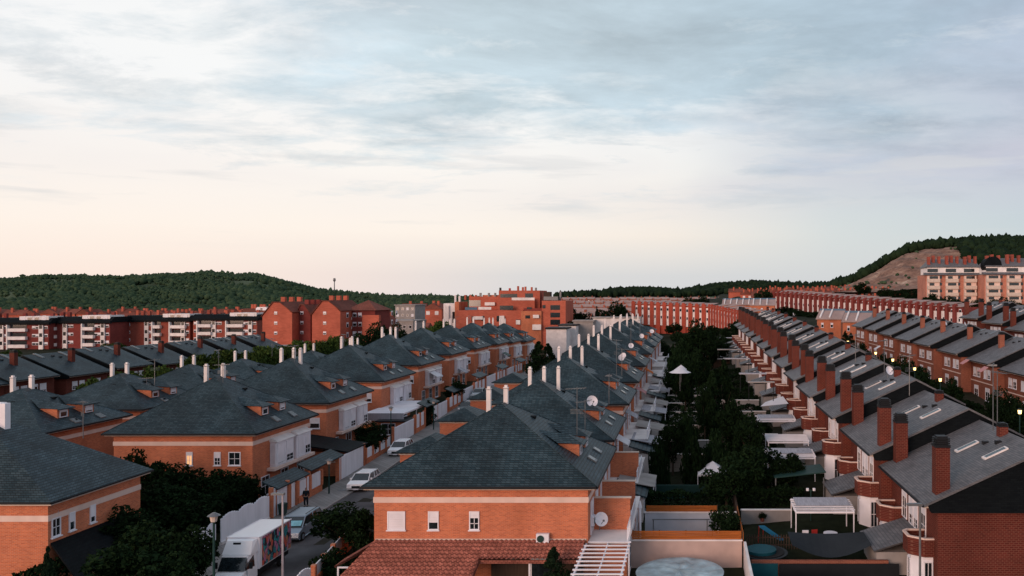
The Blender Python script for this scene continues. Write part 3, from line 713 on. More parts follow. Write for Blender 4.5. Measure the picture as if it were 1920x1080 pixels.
for y, lab in cen:
    p2.put(lab, (-14.4, y, float(np.interp(y, [77, 94, 111, 128, 145, 162, 179, 196], [0, .9, 1.5, 2.1, 2.7, 2.9, 2.7, 2.5]))), 0, None, CG)
q_ = part('screen_wall', MB().box(7.1, 9.7, -3.5, -3.26, 2.863, 5.1), brick, p2.o); part('coping', MB().box(7.08, 9.75, -3.54, -3.22, 5.103, 5.18), cream, q_)
for i, (y, m, c_) in enumerate([(79, canvas, 'white'), (92, greycan, 'grey striped'), (109.5, awning_m, 'faded pink'), (130, awning_o, 'orange'), (147, canvas, 'pale')]):
    put_awning(-7.3, y, G(-8, y) + 5.6, 1.3, m, '%s awning on the garden side of the centre row, %s of five' % (c_, FST[i]))
# street-side sheds of the centre row (small slate hipped garage roofs)
sh = thing('garage', 'x', 'garage'); part('wall', MB().box(-2.4, 2.4, -2.6, 2.6, -1, 2.5), brick, sh)
r = MB(); c = [(-2.8, -3), (2.8, -3), (2.8, 3), (-2.8, 3)]
for i in range(4): p, q = c[i], c[(i + 1) % 4]; r.face((*p, 2.5), (*q, 2.5), (*q, 2.62), (*p, 2.62))
r.face((*c[0], 2.62), (*c[1], 2.62), (.0, -1, 3.9)); r.face((*c[1], 2.62), (*c[2], 2.62), (0, 1, 3.9), (0, -1, 3.9)); r.face((*c[2], 2.62), (*c[3], 2.62), (0, 1, 3.9)); r.face((*c[3], 2.62), (*c[0], 2.62), (0, -1, 3.9), (0, 1, 3.9)); r.face((-2.8, -3, 2.5), (-2.8, 3, 2.5), (2.8, 3, 2.5), (2.8, -3, 2.5))
part('roof', r, slate, sh); part('garage_door', MB().box(-2.44, -2.402, -1.8, 1.8, 0, 2.2), whitem, sh); part('cornice', MB().box(-2.5, 2.5, -2.7, -2.601, 2.3, 2.42), cream, sh)
sh = Proto(sh)
for i, y in enumerate((86.5, 103.5, 120.5, 137.5)):
    sh.put('%s small slate-roofed garage on the street side of the centre row' % ORD[i], (exs(y) + 2.5, y, G(-26, y)), 0, (1.1, 1, 1.1), 'small garages of the centre row')
# ---- front house extras: clay tile porch roof, pergola
def tile_roof(name, parent, x0, x1, y_hi, z_hi, y_lo, z_lo, hipL=0.0):
    per = .31; nx = int((x1 - x0) / per) * 6; rows = max(2, int(abs(y_hi - y_lo) / .36)); V = []; F = []
    for j in range(rows):
        for s in (0, 1):
            t = (j + s) / rows; yv = y_hi + (y_lo - y_hi) * t; zv = z_hi + (z_lo - z_hi) * t + (.035 if s else 0)
            for i in range(nx + 1):
                xx = x0 - hipL * t + (x1 - x0 + hipL * t) * i / nx
                V.append((xx, yv, zv + .085 * abs(math.sin(math.pi * (x0 + (x1 - x0) * i / nx) / per))))
    w = nx + 1
    for j in range(rows * 2 - 1):
        for i in range(nx): a = j * w + i; F.append((a, a + 1, a + w + 1, a + w))
    return ob(name, npmesh(name, V, F, terracotta), parent)
tile_roof('porch_roof', H1, -7.1, .35, -6.42, 3.05, -11.6, 1.5, 1.05)
tile_roof('porch_roof', H1, .37, 7.0, -6.42, 3.05, -8.5, 2.40)
part('porch_fascia', MB().box(.4, 7.0, -8.53, -8.4, 2.18, 2.40).hexa([(.30, -8.5, 2.1), (.42, -8.5, 2.1), (.42, -11.5, 1.2), (.30, -11.5, 1.2), (.30, -8.5, 2.44), (.42, -8.5, 2.44), (.42, -11.5, 1.55), (.30, -11.5, 1.55)]), terracotta, H1)
part('porch_flashing', MB().box(-7.1, 7.1, -6.46, -6.402, 3.06, 3.16), cream, H1)
part('porch_wall', MB().box(.8, 6.9, -6.9, -6.41, -1, 2.3), darkwood, H1)
part('porch_post', MB().box(3.6, 3.72, -8.4, -8.28, -.5, 2.2), white, H1)
part('porch_lamp', MB().box(2.15, 2.27, -7.05, -6.93, 2.05, 2.2), whitelight, H1)
part('side_roof', MB().hexa([(-8.7, -9.0, 2.05), (-7.15, -6.2, 2.6), (-7.15, -4.6, 2.6), (-8.7, -7.6, 2.05), (-8.7, -9.1, 2.2), (-7.15, -6.4, 2.9), (-7.15, -4.5, 2.9), (-8.7, -7.5, 2.2)]), terracotta, H1)
part('side_post', MB().box(-8.6, -8.5, -8.9, -8.8, -.5, 2.0).box(-8.6, -7.9, -8.9, -8.8, 2.001, 2.09), white, H1)
window(H1, 4.4, -6.91, 0, 1.9, 2.0, 0, 0, False)
ac_unit((-9.85, 53.85, 2.95), 'white air conditioner with green fan on the brick wall above the tiled porch')
pg = thing('pergola', 'white slatted pergola beside the tiled porch roof of the centre house', 'pergola', (-6.9, 51, 0))
b = MB().box(-.1, 0, -3.4, 3.2, 2.7, 2.85).box(2.75, 2.85, -3.4, 3.2, 2.7, 2.85).box(1.35, 1.42, -3.4, 3.2, 2.71, 2.84); part('beam', b, white, pg)
for i in range(9): part('slat', MB().box(-.2, 2.95, -3.3 + i * .78, -3.18 + i * .78, 2.853, 2.93), white, pg)
for (x, y) in ((-.05, -3.3), (2.8, -3.3), (2.8, 3.0)): part('post', MB().box(x - .05, x + .05, y - .05, y + .05, -.5, 2.7), white, pg)
ac_unit((-6.95, 55.6, 3.6), 'white air conditioner on the garden side wall of the centre foreground house', 1)
dish((-6.3, 56.0, 3.4), 'white dish at the garden side wall above the pergola', .5, 1.1)
dish((-9.3, 75.6, 9.0), 'white dish on the dormer of the second centre house', .4, 1.2)
dish((-9.4, 109.5, 10.6), 'large white dish on a far dormer of the centre row', .3, .95)
dish((-9.2, 112.0, 10.7), 'second white dish beside the first on a far centre row dormer', -.3, .95)
dish((-9.3, 126.5, 11.2), 'pale dish on the roof edge of the fifth centre house', .2, .95)
dish((-8.6, 143.0, 11.9), 'pale dish on the roof edge of the sixth centre house', .2, .95)
dish((-7.6, 160.0, 12.0), 'pale dish on the roof edge of the seventh centre house', .2, .95)
dish((-40.5, 51.0, 5.2), 'white dish in front of the far left house wall', .1, 1.0)
for i, (px, py, Y, h, nm) in enumerate([(1082, 835, 60.5, 4.4, 'tall aerial at the first dormer of the centre house'), (1097, 820, 64, 3.0, 'shorter aerial behind the tall one on the centre house'),
        (1142, 752, 77, 2.6, 'aerial on the dormer of the second centre house'), (1156, 700, 94, 4.0, 'aerial with long boom on the third centre house'), (1166, 700, 96, 3.0, 'second aerial on the third centre house'),
        (1183, 662, 111, 4.0, 'aerial on the fourth centre house'), (1200, 640, 128, 3.5, 'aerial on the fifth centre house'), (156, 815, 66, 2.8, 'thin aerial in front of the far left slate roof'),
        (275, 745, 96, 2.4, 'aerial on the second-row roof at far left'), (290, 720, 96, 3, 'taller aerial on the second-row roof at far left'), (410, 690, 128, 3, 'aerial between the second-row roofs'), (510, 665, 146, 3, 'aerial in front of the green trees')]):
    antenna((atx(px, Y), Y, atz(py, Y)), h, nm, i * .8)
for i, (x, y, h) in enumerate([(-46.2, 79.2, 2.2), (-48.2, 97.6, 2.6), (-51.6, 119.4, 2.4), (-49.9, 137.0, 2.8), (-52.6, 152.3, 2.5), (-50.2, 171.8, 2.6), (-52.0, 188.9, 2.6)]):
    antenna((x, y, G(-50, y) + 10.6), h, '%s thin roof aerial from the camera on the left street row' % ORD[i], i * 1.3)
ac_unit((-45.6, 91.93, 4.3), 'white air conditioner on the front wall of the three-stack brick house')
ac_unit((-41.2, 76.4, 5.2), 'white air conditioner high under the eave of the lit-window house', 1)
# ================================================================== street-side walls on the left
def fence_run(y0, y1, hgt, label, kind, name, cat, east=False):
    x0, x1 = (exs(y0) + .1, exs(y1) + .1) if east else (-36.45 + drift(y0), -36.45 + drift(y1)); z0, z1 = G(x0, y0), G(x1, y1)
    o = thing(name, label, cat, (x0, y0, min(z0, z1)), 0, 'street walls and gates %s of the road' % ('right' if east else 'left')); L = y1 - y0; dx = x1 - x0
    def bx(a, b, zA, zB, t=.06):
        return MB().hexa([(dx * a / L - t, a, zA), (dx * a / L + t, a, zA), (dx * b / L + t, b, zA), (dx * b / L - t, b, zA), (dx * a / L - t, a, zB), (dx * a / L + t, a, zB), (dx * b / L + t, b, zB), (dx * b / L - t, b, zB)])
    if kind == 'gate':
        p = MB(); n = max(3, int(L / .42)); s = L / n
        for i in range(n): q = bx(i * s + .02, (i + 1) * s - .02, .08, hgt, .035); i0 = len(p.v); p.v += q.v; p.f += [tuple(k + i0 for k in f) for f in q.f]
        part('gate_leaf', p, whitem, o)
        part('pillar', bx(-.22, -.01, -.8, hgt + .2, .17), brick, o); part('pillar', bx(L + .01, L + .22, -.8, hgt + .2, .17), brick, o)
        part('rail', bx(0, L, hgt - .25, hgt - .15, .055), whitem, o)
    elif kind == 'wavy':
        p = MB(); n = 22; s = L / n
        for i in range(n):
            a, b = i * s, (i + 1) * s; q = bx(a, b, .3, hgt + .28 * math.sin(math.pi * (((i + .5) / n * 3) % 1)) - .1, .04); i0 = len(p.v); p.v += q.v; p.f += [tuple(k + i0 for k in f) for f in q.f]
        part('fence_panel', p, whitem, o); part('wall', bx(0, L, -.8, .35, .12), stucco_w, o)
    elif kind == 'low':
        part('wall', bx(0, L, -.8, .75, .13), brick, o)
        n = max(2, int(L / 2)); s = L / n
        for i in range(n):
            part('fence_panel', bx(i * s + .2, (i + 1) * s - .2, .8, hgt, .04), whitem, o)
        for i in range(n + 1): part('pillar', bx(i * s - .16, i * s + .16, .75, hgt + .1, .16), brick, o)
    elif kind == 'brick':
        part('wall', bx(0, L, -.8, hgt, .13), brick, o); part('coping', bx(0, L, hgt + .003, hgt + .07, .17), cream, o)
    return o
def canopy(y0, y1, label, z=2.5, wdt=1.15):
    x0, x1 = -36.45 + drift(y0), -36.45 + drift(y1); zz = (G(x0, y0) + G(x1, y1)) / 2
    o = thing('gate_canopy', label, 'canopy', (x0, y0, zz), 0, 'slate canopies over the street gates'); L = y1 - y0; dx = x1 - x0
    part('roof', MB().hexa([(-wdt, 0, z + .55), (.25, 0, z - .06), (.25 + dx, L, z - .06), (-wdt + dx, L, z + .55), (-wdt, 0, z + .68), (.3, 0, z + .08), (.3 + dx, L, z + .08), (-wdt + dx, L, z + .68)]), slate, o)
    part('beam', MB().box(-.08, .06, .1, .25, -.4, z - .02).box(-.08 + dx, .06 + dx, L - .25, L - .1, -.4, z - .02), brick, o)
    return o
fence_run(58.2, 61.5, 2.0, 'pale ragged white fence piece left of the truck', 'wavy', 'street_fence', 'fence')
fence_run(62.2, 69.3, 2.2, 'white sheet fence with a scalloped top behind the truck', 'wavy', 'street_fence', 'fence')
fence_run(69.8, 72.4, 2.6, 'wide white garage gate between brick pillars above the silver van', 'gate', 'street_gate', 'gate')
fence_run(72.9, 73.9, 2.4, 'narrow white door beside the man in dark clothes', 'gate', 'street_gate', 'gate')
fence_run(74.4, 79.5, 2.2, 'low brick wall with white panels to the right of the man', 'low', 'street_wall', 'wall')
canopy(70.3, 76.4, 'slate canopy over the garage gate above the silver van')
canopy(76.8, 84.4, 'second slate canopy, above the low brick wall', 2.7)
fence_run(83.6, 90.5, 2.6, 'large plain white sheet gate left of the white car', 'gate', 'street_gate', 'gate')
fence_run(91.2, 99.8, 1.9, 'brick street wall under the ivy bush', 'low', 'street_wall', 'wall')
fence_run(100.4, 108.6, 2.5, 'long white slatted gate in front of the canopy house', 'gate', 'street_gate', 'gate')
fence_run(109.2, 113.2, 2.6, 'short white fence on a brick wall beyond the long gate', 'low', 'street_wall', 'wall')
fence_run(117.4, 125, 2.5, 'white picket gate opposite the dark parked car', 'gate', 'street_gate', 'gate')
canopy(113.6, 120, 'third slate canopy, over the shaded gate with green posts', 2.9)
YQ = 125.8
for i in range(7):
    k_ = ('low', 'gate')[i % 2]; fence_run(YQ, YQ + 7.6, 2.3, '%s white fence length up the far end of the street' % FST[i], k_, 'street_fence', 'fence'); YQ += 8.3
for i, y in enumerate((128, 145, 163, 181)): canopy(y, y + 6, '%s of the small slate canopies at the far end of the street' % FST[i], 2.7)
fence_run(46, 52.5, 1.7, 'white scalloped fence on a brick base at the bottom edge right of the road', 'wavy', 'street_fence', 'fence', True)
fence_run(53, 66.5, 1.6, 'brick street wall right of the road behind the dark bushes', 'low', 'street_wall', 'wall', True)
for i, y in enumerate((73, 90, 107, 124, 141)): fence_run(y, y + 9.6, 1.9, '%s white panelled wall right of the road between the small garages' % ORD[i], 'low', 'street_wall', 'wall', True)
# lean-to between the lit-window house and the three-stack house
lt = thing('lean_to_shed', 'brick lean-to with a long dark slate roof between two left row houses', 'shed', (-41.6, 88.7, 0))
part('wall', MB().box(-2.2, 4.4, -2.2, 2.2, -1, 2.6), brick, lt); part('roof', MB().hexa([(-2.6, -2.7, 3.7), (4.8, -2.7, 2.6), (4.8, 2.7, 2.6), (-2.6, 2.7, 3.7), (-2.6, -2.7, 3.85), (4.9, -2.7, 2.76), (4.9, 2.7, 2.76), (-2.6, 2.7, 3.85)]), darkslate, lt)
part('stone_band', MB().box(-2.2, 4.4, -2.25, -2.201, 1.5, 1.6), cream, lt)
for x in (-.6, 2.4): window(lt, x, -2.203, 1.75, 1.3, .65, 0, 0, True)
# white canopy house awning and garden sheds further up
cn = thing('porch_canopy', 'wide flat white canopy with valance in front of the third left house', 'canopy', (-40.6, 113.0, .8), 0)
part('deck', MB().box(-3.2, 2.2, -5.5, 7.5, 2.75, 2.95), white, cn); part('valance', MB().box(-3.2, 2.2, -5.56, -5.501, 1.95, 2.95), greycan, cn)
for x, y in ((2, -5.3), (2, 0), (2, 7.2)): part('post', MB().box(x - .06, x + .06, y - .06, y + .06, -.6, 2.75), white, cn)
sd = thing('garden_shed', 'flat-roofed garden kiosk with teal panes behind the long white gate', 'shed', (-39.8, 107.6, .6))
part('wall', MB().box(-1.6, 1.9, -1.4, 1.6, -1, 2.2), brick, sd); part('roof', MB().box(-1.9, 2.2, -1.7, 1.9, 2.203, 2.35), blackm, sd); window(sd, -.2, -1.403, .5, 1.9, 1.5, 0, 0, True); window(sd, 1.903, 0, .5, 1.2, 1.5, 1, 0, True)
# ================================================================== gable-roofed blocks (right side and far left)
def gable_block(L, mx=1, tall=True, style='r1', wallm=None, seed=0):
    o = thing('terraced_house', 'x', 'house'); wm = wallm or redbrick; rnd = random.Random(seed)
    e, rx, rz, bx, bz = 6.3, 7.9, 9.95, 12.6, 7.6
    sl = (rz - e) / rx
    part('wall', MB(mx).prism([(1.0, -4), (12.0, -4), (12.0, 7.55), (rx, rz - .3), (1.0, e + sl * 1.0 - .3)], .05, L - .02, 'y'), wm, o)
    part('gable_cladding', MB(mx).prism([(.5, e - .55), (12.2, e - .55), (12.2, 7.6), (rx, rz - .12), (.25, e - .02)], -.22, .04, 'y'), darkslate, o)
    part('roof', MB(mx).prism([(0, e - .16), (0, e), (rx, rz), (rx, rz - .16)], -.32, L - .03, 'y').prism([(rx + .001, rz - .16), (rx + .001, rz), (bx, bz), (bx, bz - .16)], -.32, L - .03, 'y'), greytile, o)
    part('gutter', MB(mx).box(-.12, -.003, -.3, L - .05, e - .16, e - .04), blackm, o)
    part('soffit', MB(mx).hexa([(.03, -.1, e - .26), (1.02, -.1, e - .26), (1.02, L - .05, e - .26), (.03, L - .05, e - .26), (.03, -.1, e - .162), (1.02, -.1, e + .2), (1.02, L - .05, e + .2), (.03, L - .05, e - .162)]), cream, o)
    def chim(x, y, zb, zt, w, d, cap, nm='chimney', m=None):
        c = part(nm, MB(mx).box(x - w / 2, x + w / 2, y - d / 2, y + d / 2, zb, zt), m or wm, o)
        q = MB(mx).box(x - w / 2 - .03, x + w / 2 + .03, y - d / 2 - .03, y + d / 2 + .03, zt + .003, zt + cap * .25)
        for i in range(3): q.box(x - w / 2, x + w / 2, y - d / 2, y + d / 2, zt + cap * (.32 + .2 * i), zt + cap * (.44 + .2 * i))
        q.box(x - w / 2 + .12, x + w / 2 - .12, y - d / 2 + .1, y + d / 2 - .1, zt + cap * .25, zt + cap * .98)
        part('chimney_cap', q, blackm, c)
    if tall:
        chim(1.45, .75, 2, 9.85, .92, .8, .75); chim(1.45, L - .85, 2, 9.85, .92, .8, .75)
        chim(7.5, L * .5, 9, 10.35, .6, .6, .3)
        sky_ = ((5.0, 2.6), (4.4, L - 4.6))
    else:
        chim(4.6, L * .62, 7.5, 10.4, .75, .7, .45); sky_ = ((6.4, 2.0), (6.3, L - 2.0))
    for (sx, sy) in sky_:
        a = sx; b = sx + 1.6; za, zb = e + sl * a, e + sl * b
        s = part('skylight', MB(mx).hexa([(a, sy - .3, za - .05), (b, sy - .3, zb - .05), (b, sy + .3, zb - .05), (a, sy + .3, za - .05), (a, sy - .3, za + .10), (b, sy - .3, zb + .10), (b, sy + .3, zb + .10), (a, sy + .3, za + .10)]), stucco_w if tall else steel, o)
        part('pane', MB(mx).face((a + .12, sy - .21, za + .165), (b - .12, sy - .21, zb + .055), (b - .12, sy + .21, zb + .055), (a + .12, sy + .21, za + .165)), glass, s)
    for (vx, vy) in ((6.2, 5.2), (6.7, 4.2)):
        part('roof_vent', MB(mx).box(vx - .2, vx + .2, vy - .15, vy + .15, e + sl * vx - .1, e + sl * vx + .16), blackm, o)
    f = -mx
    if style == 'r1':
        for y in (2.9, 4.6, L - 5.2, L - 3.5):
            window(o, mx * .997, y, 3.2, 1.15, 2.25, f, rnd.choice((.3, 1.0, .7)), True, sill=False)
        for yb in (.6, L - 3.0):
            pl = [(1.0, yb + .1), (.35, yb + .1), (-.55, yb + .8), (-.55, yb + 1.9), (-.2, yb + 2.2), (1.0, yb + 2.2)]
            bal = part('balcony', MB(mx).prism(pl, 2.55, 2.75), wm, o)
            q = MB(mx); cp = MB(mx)
            for k in range(5):
                (xa, ya), (xb, yb2) = pl[k], pl[k + 1]; dx, dy = xb - xa, yb2 - ya; n = math.hypot(dx, dy); ux, uy = -dy / n * .14, dx / n * .14
                q.prism([(xa, ya), (xb, yb2), (xb - ux, yb2 - uy), (xa - ux, ya - uy)], 2.751, 3.7)
                cp.prism([(xa + ux * .3, ya + uy * .3), (xb + ux * .3, yb2 + uy * .3), (xb - ux * 1.25, yb2 - uy * 1.25), (xa - ux * 1.25, ya - uy * 1.25)], 3.702, 3.79)
            part('parapet', q, wm, bal); part('coping', cp, band_m, bal)
            bay = part('bay_window', MB(mx).prism([(1.0, yb + .3), (.3, yb + .3), (-.3, yb + .9), (-.3, yb + 1.6), (0, yb + 2.1), (1.0, yb + 2.1)], -.8, 2.5), white, o)
            window(bay, mx * -.303, yb + 1.25, .1, .65, 2.1, f, 0, True, sill=False)
            window(bay, mx * .65, yb + .297, .1, .6, 2.1, 0, 0, True, sill=False)
        part('lean_to_roof', MB(mx).hexa([(-2.3, 3.3, 1.95), (.99, 3.3, 3.0), (.99, L - 3.4, 3.0), (-2.3, L - 3.4, 1.95), (-2.35, 3.2, 2.1), (.99, 3.2, 3.15), (.99, L - 3.3, 3.15), (-2.35, L - 3.3, 2.1)]), greytile, o)
        part('lean_to_wall', MB(mx).box(-2.1, .98, 3.5, L - 3.6, -1.5, 1.9), concrete, o)
    else:
        for y, ww_, s in ((1.8, 1.1, .6), (3.3, 1.1, 1.0), (L - 3.8, 1.2, .3), (L - 2.2, 1.2, .8)):
            window(o, mx * .997, y, 3.7, ww_, 1.45, f, s, True)
        for y in (2.4, L - 2.8): window(o, mx * .997, y, .3, 1.7, 2.0, f, .3, True)
        part('stone_band', MB(mx).box(.95, .999, .3, L - .3, 2.9, 3.05), band_m, o)
    return o
RG = 'chimneyed brick houses stepping up the right side of the gardens'
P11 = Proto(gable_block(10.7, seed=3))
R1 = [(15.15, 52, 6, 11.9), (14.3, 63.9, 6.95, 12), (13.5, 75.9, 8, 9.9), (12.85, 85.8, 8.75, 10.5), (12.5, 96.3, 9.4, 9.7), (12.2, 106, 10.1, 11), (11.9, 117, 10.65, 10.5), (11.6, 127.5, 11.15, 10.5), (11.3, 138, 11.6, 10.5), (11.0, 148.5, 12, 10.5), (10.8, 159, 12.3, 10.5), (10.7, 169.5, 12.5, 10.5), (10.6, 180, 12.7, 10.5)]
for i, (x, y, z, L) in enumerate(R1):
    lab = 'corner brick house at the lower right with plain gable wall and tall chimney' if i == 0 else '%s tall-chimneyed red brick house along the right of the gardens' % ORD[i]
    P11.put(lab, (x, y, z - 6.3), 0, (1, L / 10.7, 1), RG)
R2G = 'grey-roofed houses across the back street on the right'
P21 = Proto(gable_block(9.9, tall=False, style='r2', wallm=tanbrick, seed=8))
R2 = [(48.0, 100.6, 7.7), (46.6, 110.8, 8.5), (45, 121, 9.26), (43.4, 130.7, 10.1), (41.96, 140.8, 10.8), (41.15, 150.9, 11.15), (40.5, 162, 11.6), (39.5, 171.7, 12.2), (38.7, 181, 12.5)]
for i, (x, y, z) in enumerate(R2):
    P21.put('%s grey-roofed tan house across the back street, from the right edge' % FST[i], (x, y, z - 6.3), 0, (1, 1.02, 1), R2G)
for i, (x, y, z) in enumerate([(62.6, 175, 14.6), (62.9, 162, 13.9), (63.2, 150, 12.9)]):
    copy_tree(P11.o, None, ['brick house with steep grey roof behind the back street row, topmost', 'brick house with tall chimneys behind the back street row, middle one', 'brick house with tall chimneys at the right edge behind the back street row'][i], (x, y, z - 6.3), 0, (1, 1, 1), 'brick houses behind the back street row')
LGG = 'grey-roofed houses beyond the second left row'
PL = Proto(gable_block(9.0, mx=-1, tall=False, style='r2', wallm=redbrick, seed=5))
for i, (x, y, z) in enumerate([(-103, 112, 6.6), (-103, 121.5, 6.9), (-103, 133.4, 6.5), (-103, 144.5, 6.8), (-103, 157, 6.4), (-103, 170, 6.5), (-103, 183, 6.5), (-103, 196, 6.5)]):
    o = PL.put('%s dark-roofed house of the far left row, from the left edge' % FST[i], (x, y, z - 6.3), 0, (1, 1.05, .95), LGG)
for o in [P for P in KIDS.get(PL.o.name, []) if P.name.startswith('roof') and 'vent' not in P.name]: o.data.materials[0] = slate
# awnings on the back street houses
for i, (px, py, Y, m) in enumerate([(1815, 676, 128, awning_m), (1850, 690, 118, awning_m), (1720, 655, 152, awning_m), (1632, 655, 165, awning_m), (1650, 650, 158, canvas), (1602, 652, 150, awning_o)]):
    x = atx(px, Y); single('awning', MB().hexa([(-1.1, -.8, -.55), (-.05, -.8, .1), (-.05, .8, .1), (-1.1, .8, -.55), (-1.1, -.8, -.5), (-.05, -.8, .2), (-.05, .8, .2), (-1.1, .8, -.5)]), m,
        ['faded pink awning on the tan house wall at the right', 'curved-looking pink awning on the rightmost tan house', 'pink awning on a middle tan house', 'pink awning low in the back street gardens', 'white awning in the back street gardens', 'small orange awning in the back street'][i], 'awning', (x, Y, atz(py, Y)), 0, 'fabric awnings along the back street')
# back street lamps (lit)
LP = [(1590, 641, 135), (1642, 662, 118), (1674, 675, 108), (1715, 691.5, 97), (1763, 712, 88), (1912, 772, 70)]
lp = thing('street_lamp', 'x', 'street lamp'); part('post', MB().tube((0, 0, -5), (0, 0, -.25), .05, 6), greenp, lp)
part('lantern', MB().cyl(0, 0, -.25, -.18, .13, 8), blackm, lp); part('globe', MB().cyl(0, 0, -.178, .16, .13, 10, .17), lampglow, lp); part('hood', MB().cyl(0, 0, .163, .30, .24, 10, .05), blackm, lp)
lp = Proto(lp)
for i, (px, py, Y) in enumerate(LP): lp.put('%s glowing yellow street lamp from the far end of the back street' % FST[i], (atx(px, Y), Y, atz(py, Y)), 0, None, 'lit lamps of the back street')
antenna((atx(1745, 62), 68, atz(735, 68)), 3.2, 'tall thin aerial beside the third tall-chimneyed house', .4)
antenna((atx(1862, 58), 58, atz(800, 58)), 4.6, 'tall aerial on the ridge chimney of the corner brick house', 1.1)
antenna((atx(1875, 58), 58.5, atz(800, 58)), 4.0, 'second aerial beside the one on the corner brick house', 2.0)
antenna((atx(1604, 92), 92, atz(675, 92)), 3.0, 'aerial on the ridge of a middle tall-chimneyed house', .4)
antenna((atx(1658, 80), 80, atz(700, 80)), 3.4, 'aerial rising from the second ridge chimney up the right row', .8)
for i, (px, py, Y) in enumerate([(1664, 696, 74), (1584, 652, 110), (1771, 607, 150), (1807, 608, 140), (1493, 606, 150), (1486, 590, 170)]):
    dish((atx(px, Y), Y, atz(py, Y) - .4), '%s white dish over the ridges between the right-hand rows' % FST[i], .5 + i * .2, .95)
for i, (x, y) in enumerate([(38.2, 100), (38.0, 110), (37.9, 120), (37.8, 130), (37.6, 140), (37.4, 150), (37.2, 160)]):
    g = G(x, y); o = thing('garden_wall', '%s brick front garden wall from the right edge along the back street' % FST[i], 'wall', (x, y, g), 0, 'front garden walls of the back street')
    part('wall', MB().box(-.12, .12, 0, 9.4, -1, 1.5), redbrick, o); part('pillar', MB().box(-.2, .2, -.4, -.003, -1, 1.9), redbrick, o); part('garden_gate', MB().box(-.05, .05, 4, 5.4, 1.503, 1.9), blackm, o)
for i, (x, y) in enumerate([(41.5, 104), (41.2, 117), (40.4, 127), (39.8, 137), (39.2, 147)]):
    hedge(x, y, 1.4, 6.5, 1.3, '%s dark front hedge from the right edge under the back street houses' % FST[i], n=2600, group='front hedges of the back street', leaf=.2)
# ================================================================== pillared terraces far off
def terrace_unit(W, Hh, seed, pil):
    o = thing('terraced_house', 'x', 'house'); 
    pm = farred if pil == 0 else deepbrick; pw = (2.45, 1.45)[pil]
    part('wall', MB().box(0, W, .5, 8, -4, Hh - .3), pm, o)
    part('roof', MB().hexa([(-.05, -.1, Hh - .3), (W - .05, -.1, Hh - .3), (W - .05, 8.2, Hh + .9), (-.05, 8.2, Hh + .9), (-.05, -.1, Hh - .1), (W - .05, -.1, Hh - .1), (W - .05, 8.2, Hh + 1.1), (-.05, 8.2, Hh + 1.1)]), paleroof, o)
    h = W / 2
    for k in (0, 1):
        x = k * h
        part('pillar', MB().box(x + .05, x + pw, (-.2, -.8)[pil], .6, -4, Hh + .5).box(x + .3, x + 1.5, -.15, .4, Hh + .52, Hh + .9), pm, o)
        part('balcony_front', MB().box(x + pw + .05, x + h, .1, .3, -.6, (7.3, 5.6)[pil]), stucco_w, o)
        window(o, x + (pw + h) / 2, .08, 2.2, .9, 1.2, 0, 0, False, sill=False)
        window(o, x + (pw + h) / 2, (.08, .49)[pil], 5.4, 1.2, 1.4, 0, .2, False, sill=False)
    return o
TG = 'red pillared terrace beyond the gardens'
def terrace(P, a, b, za, zb, n, labf, g):
    dx, dy = b[0] - a[0], b[1] - a[1]; L = math.hypot(dx, dy); ang = math.atan2(dy, dx)
    for i in range(n):
        t = i / n; P.put(labf(i), (a[0] + dx * t, a[1] + dy * t, za + (zb - za) * t), ang, (L / n / P.W, 1, 1), g)
PT = Proto(terrace_unit(8, 8.2, 1, 0)); PT.W = 8
terrace(PT, (-24.5, 338), (7.5, 318), 8.4, 7.2, 6, lambda i: '%s red and white pillared house from the left, far curved terrace' % FST[i], TG)
terrace(PT, (7.5, 318), (19.0, 282), 7.2, 4.9, 6, lambda i: '%s red pillared house from the far end of the terrace bend' % FST[i], TG)
PT2 = Proto(terrace_unit(8, 7.8, 2, 1)); PT2.W = 8
terrace(PT2, (42, 400), (98, 288), 13.6, 7.6, 16, lambda i: '%s dark-pillared white house from the left, upper right terrace' % FST[i], 'upper right pillared terrace')
# pale roofed blocks beside the bend
def pale_block(label, x, y, z, W, D, h, rz):
    o = thing('terraced_house', label, 'house', (x, y, z), rz, 'pale-roofed blocks beyond the right row')
    part('wall', MB().box(0, W, 0, D, -4, h), brick, o)
    part('roof', MB().hexa([(-.3, -.5, h), (W + .3, -.5, h), (W + .3, D * .6, h + .01), (-.3, D * .6, h + .01), (-.3, -.5, h + .2), (W + .3, -.5, h + .2), (W + .3, D * .6, h + 2.4), (-.3, D * .6, h + 2.4)]), paleroof, o)
    part('roof_edge', MB().box(-.3, W + .3, D * .6, D * .6 + .5, h + .2, h + 2.9), bluemetal, o)
    n = int(W / 2.6)
    for i in range(n):
        part('rib', MB().hexa([(i * 2.6 + .6, .2, h + .3), (i * 2.6 + 1.0, .2, h + .3), (i * 2.6 + 1.0, D * .55, h + .3), (i * 2.6 + .6, D * .55, h + .3), (i * 2.6 + .6, .2, h + .75), (i * 2.6 + 1.0, .2, h + .75), (i * 2.6 + 1.0, D * .55, h + 2.75), (i * 2.6 + .6, D * .55, h + 2.75)]), stucco_w, o)
        window(o, i * 2.6 + 1.5, -.003, h - 2.2, .7, 1.3, 0, .4, False)
        window(o, i * 2.6 + 1.5, -.003, h - 5, .7, 1.3, 0, .4, False)
    return o
pale_block('long pale-roofed block with white ribs beyond the right row, left one', 14, 342, 8.0, 19, 10, 7.6, -.12)
pale_block('pale-roofed block with red end wall beside the left one', 23.5, 306, 7.6, 9, 12, 8.2, -.12)
pale_block('orange fronted block with blue roof edge at the far end of the back street', atx(1532, 222), 222, 7.2, 6.6, 9, 5.8, -.35)
pale_block('second orange fronted block with blue roof edge, next to the tan houses', atx(1580, 207), 207, 6.9, 6.6, 9, 5.8, -.35)
